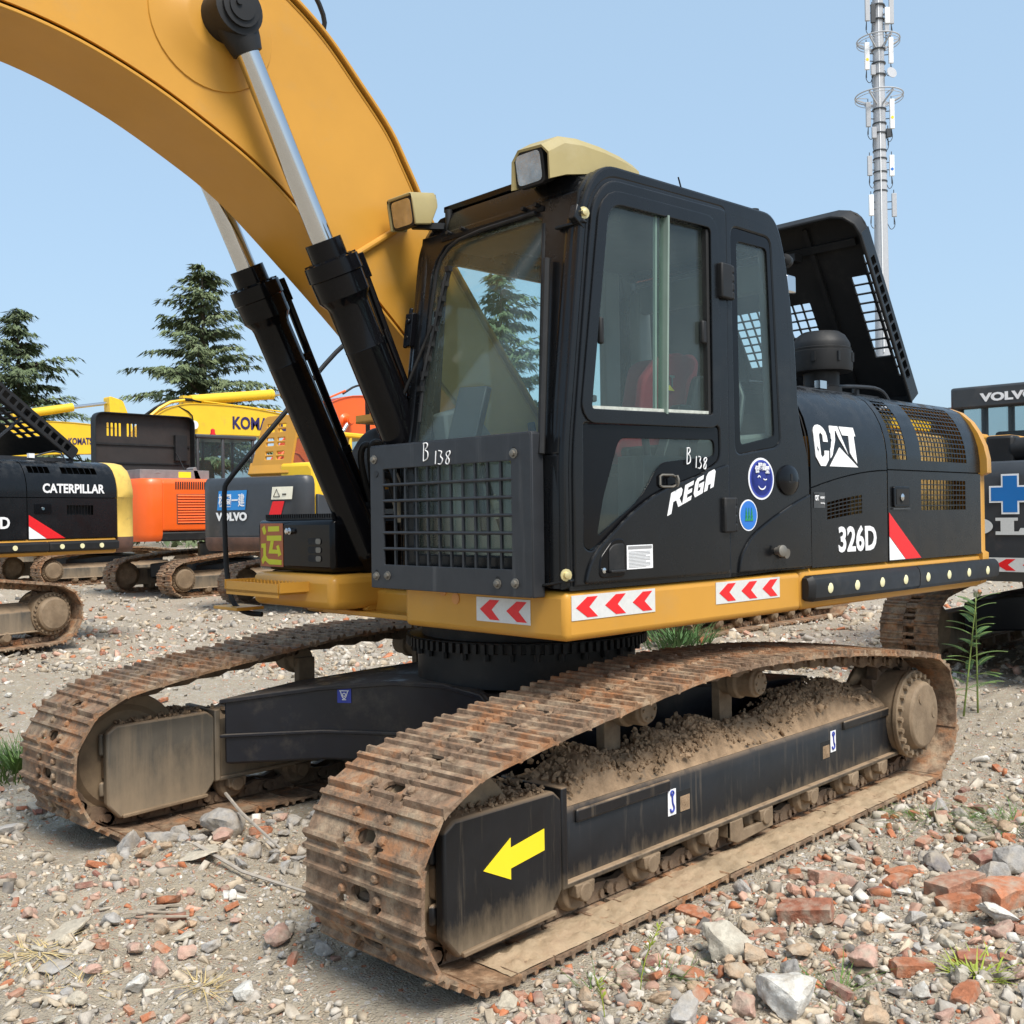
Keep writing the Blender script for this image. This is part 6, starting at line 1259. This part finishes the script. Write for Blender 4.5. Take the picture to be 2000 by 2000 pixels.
tuft('thin straw beside the greyish white block', 2.95,.55,30,.14,.10,.2,'straw','straw',.002,'straw',.6,'dry straw')
tuft('green grass growing at the left edge behind the far track', 1.75,-3.1,420,.30,.36,1.6,'grass',w=.006)
tuft('sparse grass at the right beside the near track', -1.1,1.95,120,.22,.30,.5,'grass')
tuft('longer grass at the right edge of the photo', -1.25,2.35,150,.26,.28,.6,'grass')
tuft('thin green blades between the whitish boulder and the pinkish one', 1.15,2.55,60,.18,.16,.8,'grass',w=.0022)
tuft('few grass blades next to the big pale rock', 1.42,2.02,40,.16,.10,.9,'grass',w=.0022)
tuft('grass blades standing beside the near track shoe', 1.66,1.86,26,.16,.06,1.1,'grass',w=.0022)
tuft('small leafy green tuft in the right bottom corner', .72,2.86,70,.14,.10,1.,'ygreen',w=.005)
tuft('green tuft behind the excavator near the gravel bank', -6.7,-3.6,240,.5,.45,1.2,'leaf','weed',.012,'weed',.8)
tuft('dry grass patch behind the rear track', -6.0,-1.7,260,.35,.6,.5,'straw','grass',.008)
tuft('low grass in front of the orange machine', -5.0,-2.2,160,.35,.5,.7,'leaf','grass',.008)
for lab, x, y, h, lean in (('yellow green weed stalk in the bottom middle of the photo',1.60,2.03,.24,(-.02,.01)),('single grass spike at the bottom edge right of the track',1.86,2.08,.17,(.01,.0))):
    b = MB(); z0 = float(gh(x,y)); pts = [Vector((x+lean[0]*k*k/4,y+lean[1]*k*k/4,z0+h*k/4)) for k in range(5)]; b.tube(pts,.0022,5)
    for k in range(26): t = 2.2+1.8*random.random(); q = Vector((x+lean[0]*t*t/4,y+lean[1]*t*t/4,z0+h*t/4)); a = random.uniform(0,6.28); d = Vector((math.cos(a)*.012,math.sin(a)*.012,.010)); b.add([q,q+d+Vector((0,.004,0)),q+d*1.6,q+d-Vector((0,.004,0))],[(0,1,2,3)])
    tag(b.build('weed','ygreen',ang=180), lab, 'weed', 'single weed stalks')
# tall feathery weed behind the rear of the near track
b = MB(); sb = MB()
for bx, by, h, lx, ly, nl in ((-4.28,.93,1.02,-.06,.10,17),(-4.46,.98,.98,.07,.02,15)):
    z0 = float(gh(bx,by)); S = lambda t: Vector((bx+lx*t,by+ly*t,z0+h*t)); sb.tube([S(k/6) for k in range(7)],[.009-.001*k for k in range(7)],6)
    for i in range(nl):
        t = .16+.84*(i+random.random()*.5)/nl; a = i*2.4+random.uniform(-.3,.3); L = .34*(1.15-t*.62)*random.uniform(.75,1.1); p = S(min(t,1)); d = Vector((math.cos(a),math.sin(a),.35+.4*t)).normalized(); q = p.copy(); ln = [q.copy()]
        for k in range(9): q = q+d*(L/9); d = (d+Vector((0,0,-.075))).normalized(); ln.append(q.copy())
        sb.tube(ln,.0022,4)
        for k in range(1, len(ln)-1):
            for kk in (0,.5):
                c = ln[k]*(1-kk)+ln[k+1]*kk; dd = (ln[k+1]-ln[k]).normalized(); s = dd.cross(Vector((0,0,1))).normalized()
                for sg in (-1,1): e = c+s*sg*.034*(1-.35*abs(k-4.5)/4.5)+dd*.012; wv = dd*.0048; b.add([c-wv*.4,e-wv,e+wv,c+wv],[(0,1,2,3)])
W_ = empty('tall_weed',(-4.28,.93,0),0,'tall feathery green weed standing behind the rear of the near track','weed')
for q, nm, m in ((b,'leaves','leaf'),(sb,'stems','stem')):
    o = q.build(nm,m,W_,ang=180); o.location = (4.28,-.93,0)
# ================================================================== trees
K['bark'] = mat('bark',(.07,.055,.04),.9,var=.3,vs=3); 
def cedar_mat(name, a, c):
    m = mat(name, a, .75, var=.35, vs=.9, dirt=c, damt=.45, ds=1.1, spec=.2); return m
K['cedar'] = cedar_mat('cedar_needles',(.13,.165,.08),(.185,.215,.12)); K['cedar2'] = cedar_mat('dark_cedar_needles',(.105,.14,.07),(.15,.175,.095))
def cedar(lab, x, y, H, Rb, seed, m='cedar', dens=1., zb=.6, lop=0., leafs=.42):
    rg = random.Random(seed); T = empty('cedar_tree',(x,y,0),rg.uniform(0,6),lab,'tree','cedars behind the yard')
    tb = MB(); tb.tube([(0,0,0),(.03,.02,H*.4),(0,.04,H*.8),(0,0,H)],[H*.022,H*.015,H*.006,.01],8); fb = MB()
    lv = int(H*3.4*dens); 
    for i in range(lv):
        f = (i+rg.random()*.6)/lv; z = zb+(H-zb)*f; L0 = Rb*(1-f)**.78*(1 if f > .06 else .8)+.25
        for k in range(rg.choice((2,3,3,4)) if f < .93 else 3):
            a = rg.uniform(0,6.283); L = L0*rg.choice((.45,.7,.9,1.05,1.25))*(1+lop*math.cos(a)); el = .25+.3*f+rg.uniform(-.12,.12); d = Vector((math.cos(a)*math.cos(el),math.sin(a)*math.cos(el),math.sin(el))); p = Vector((0,0,z-.15)); ln = [p.copy()]; n = max(4,int(L/.3))
            for j in range(n): p = p+d*(L/n); d = (d+Vector((rg.uniform(-.05,.05),rg.uniform(-.05,.05),-.62/n))).normalized(); ln.append(p.copy())
            tb.tube([ln[0],ln[len(ln)//2],ln[-1]],[.012+.012*L,.012+.005*L,.008],4)
            side = Vector((-math.sin(a),math.cos(a),0))
            for j in range(1,len(ln)):
                t = j/n; wd = (.20+.95*math.sin(min(1,t*1.15)*math.pi)**.8*.42*L**.55); 
                for sg in (-1,1):
                    for _ in range(2):
                        tw = ln[j]+d*rg.uniform(-.15,.15); e = tw+side*sg*wd*rg.uniform(.45,1.1)+d*rg.uniform(.05,.35)+Vector((0,0,-rg.uniform(.02,.22)))
                        ax = (e-tw); 
                        for q in range(max(4,int(7*wd+3))):
                            c = tw+ax*rg.random()+Vector((rg.uniform(-.06,.06),rg.uniform(-.06,.06),rg.uniform(-.05,.05))); l = leafs*rg.uniform(.5,1.15); dd = (ax.normalized()*.8+d*.5+Vector((rg.uniform(-.5,.5),rg.uniform(-.5,.5),rg.uniform(-.75,.1)))).normalized(); s = dd.cross(Vector((rg.uniform(-.4,.4),rg.uniform(-.4,.4),1))).normalized()*l*.13
                            fb.add([c-dd*l*.3,c+s,c+dd*l*.7,c-s],[(0,1,2,3)])
    tb.build('trunk','bark',T,ang=60); fb.build('crown',m,T,ang=180); return T
def wp(px, py, d): return CAMP+(F_+r2*((px-1000)/FPX)+u2*((1000-py)/FPX))*d
for lab, px, d, ytop, Rb, sd, m, dn, lop in (('tall dark cedar tree behind the yellow booms, widest at its foot',400,52,512,5.4,3,'cedar',1.15,.0),('cedar tree at the left edge with long drooping branches',38,50,600,5.0,8,'cedar2',1.1,.15),('cedar tree seen through the windscreen of the nearest excavator',985,48,528,5.2,5,'cedar2',1.1,.1)):
    p = wp(px,1000,d); top = wp(px,ytop,d).z; cedar(lab,p.x,p.y,top,Rb,sd,m,dn,.8,lop)
# low scrub far behind the machines
sc = MB(); rg = random.Random(4)
for i in range(9000):
    px = rg.uniform(-250,2250); d = rg.uniform(64,80); p = wp(px,1000,d); h = 2.4+1.6*vnoise(px*.006,d*.05)+.9*vnoise(px*.03,2.); z = h*rg.random()**.6; l = .55*rg.uniform(.5,1.2); a = Vector((rg.uniform(-1,1),rg.uniform(-1,1),rg.uniform(-.6,1))).normalized(); s = a.cross(Vector((rg.uniform(-1,1),rg.uniform(-1,1),.3))).normalized()*l*.45; c = Vector((p.x,p.y,z)); sc.add([c-a*l,c+s,c+a*l,c-s],[(0,1,2,3)])
tag(sc.build('scrub','cedar2',ang=180),'far off low green scrub along the back of the yard','scrub',kind='stuff')
# ================================================================== telecom mast
d = 85; p0 = wp(1729,1000,d); MT = empty('telecom_mast',(p0.x,p0.y,0),YAW,'tall grey telecom mast with antenna rings behind the excavator','mast')
zz = lambda py: wp(1725,py,d).z
b = MB(); b.tube([(0,0,0),(0,0,zz(690)),(0,0,zz(330)),(0,0,zz(0)),(0,0,zz(-200))],[.66,.58,.50,.42,.36],20); b.build('pole','concrete',MT)
for py, r in ((78,1.66),(187,1.85)):
    b = MB()
    z = zz(py); N = 40; b.tube([(r*math.cos(2*math.pi*k/N),r*math.sin(2*math.pi*k/N),z) for k in range(N+1)],.055,6); b.tube([(r*math.cos(2*math.pi*k/N),r*math.sin(2*math.pi*k/N),z-.25) for k in range(N+1)],.03,5)
    for k in range(6): a = k*math.pi/3+.3; b.bar((.3*math.cos(a),.3*math.sin(a),z-.8),(r*math.cos(a),r*math.sin(a),z-.1),.1,.1); b.bar((r*.5*math.cos(a),r*.5*math.sin(a),z-.1),(r*math.cos(a),r*math.sin(a),z),.07,.05)
    b.build('platform_ring','concrete',MT)
b = MB()
for py in (12,40,98,125,148,215,243,262,296,312,338,356,375): z = zz(py); b.lathe((0,0,z),(0,0,1),[(0,.4),(0,.56),(.1,.56),(.1,.4)],16)
b.build('clamp_bands','dgrey',MT)
for i, (y, py, hh, m, dx) in enumerate(((-1.05,112,2.2,'white',.1),(.92,100,2.1,'white',0),(-.98,225,2.0,'concrete',0),(.90,225,2.4,'white',.1),(-.92,325,1.6,'concrete',0),(.86,325,1.7,'white',0),(-.85,402,1.7,'white',0),(1.0,402,1.9,'concrete',0),(1.0,22,2.2,'concrete',0),(-1.0,18,2.2,'concrete',.2),(-.55,30,1.5,'dgrey',.2),(.55,35,1.3,'white',.3),(-.6,262,.9,'concrete',.2),(.6,262,.7,'dgrey',.1),(-.6,140,.8,'concrete',.2),(.55,55,.9,'concrete',.2))):
    z = zz(py); b = MB(); b.box((-.35-dx,-y-.19,z-hh/2),(-.16-dx,-y+.19,z+hh/2)); A = b.build('antenna',m,MT,bevel=.03)
    b = MB(); b.tube([(-.2,-y,z-hh/2-.6),(-.2,-y,z+hh/2+.3)],.035,6); b.bar((0,0,z+.3),(-.2,-y,z+.3),.06,.06); b.bar((0,0,z-.3),(-.2,-y,z-.3),.06,.06); b.tube([(-.2,-y,z-hh/2),(-.25,-y*1.1,z-hh/2-.7),(-.2,-y*.75,z-hh/2-1.1),(-.1,-y*.5,z-hh/2-.5)],.03,5,smooth=2); b.build('antenna_mount','dgrey',MT)
    if i in (0,3,5): q = z-.3; b = MB(); b.cyl((-.36-dx,-y,q),(-.365-dx,-y,q),.12,n=14); b.build('antenna_dot','blue' if i == 5 else 'arrow',MT)
b = MB(); b.lathe((-.3,-.75,zz(148)),(-1,-.3,.2),[(0,.1),(.3,.45),(.35,.45)],18); b.build('dish','concrete',MT)
b = MB(); b.tube([(-.6,.12,zz(690)),(-.5,.12,zz(330)),(-.4,.1,zz(0))],.05,6); b.build('cable','white',MT)
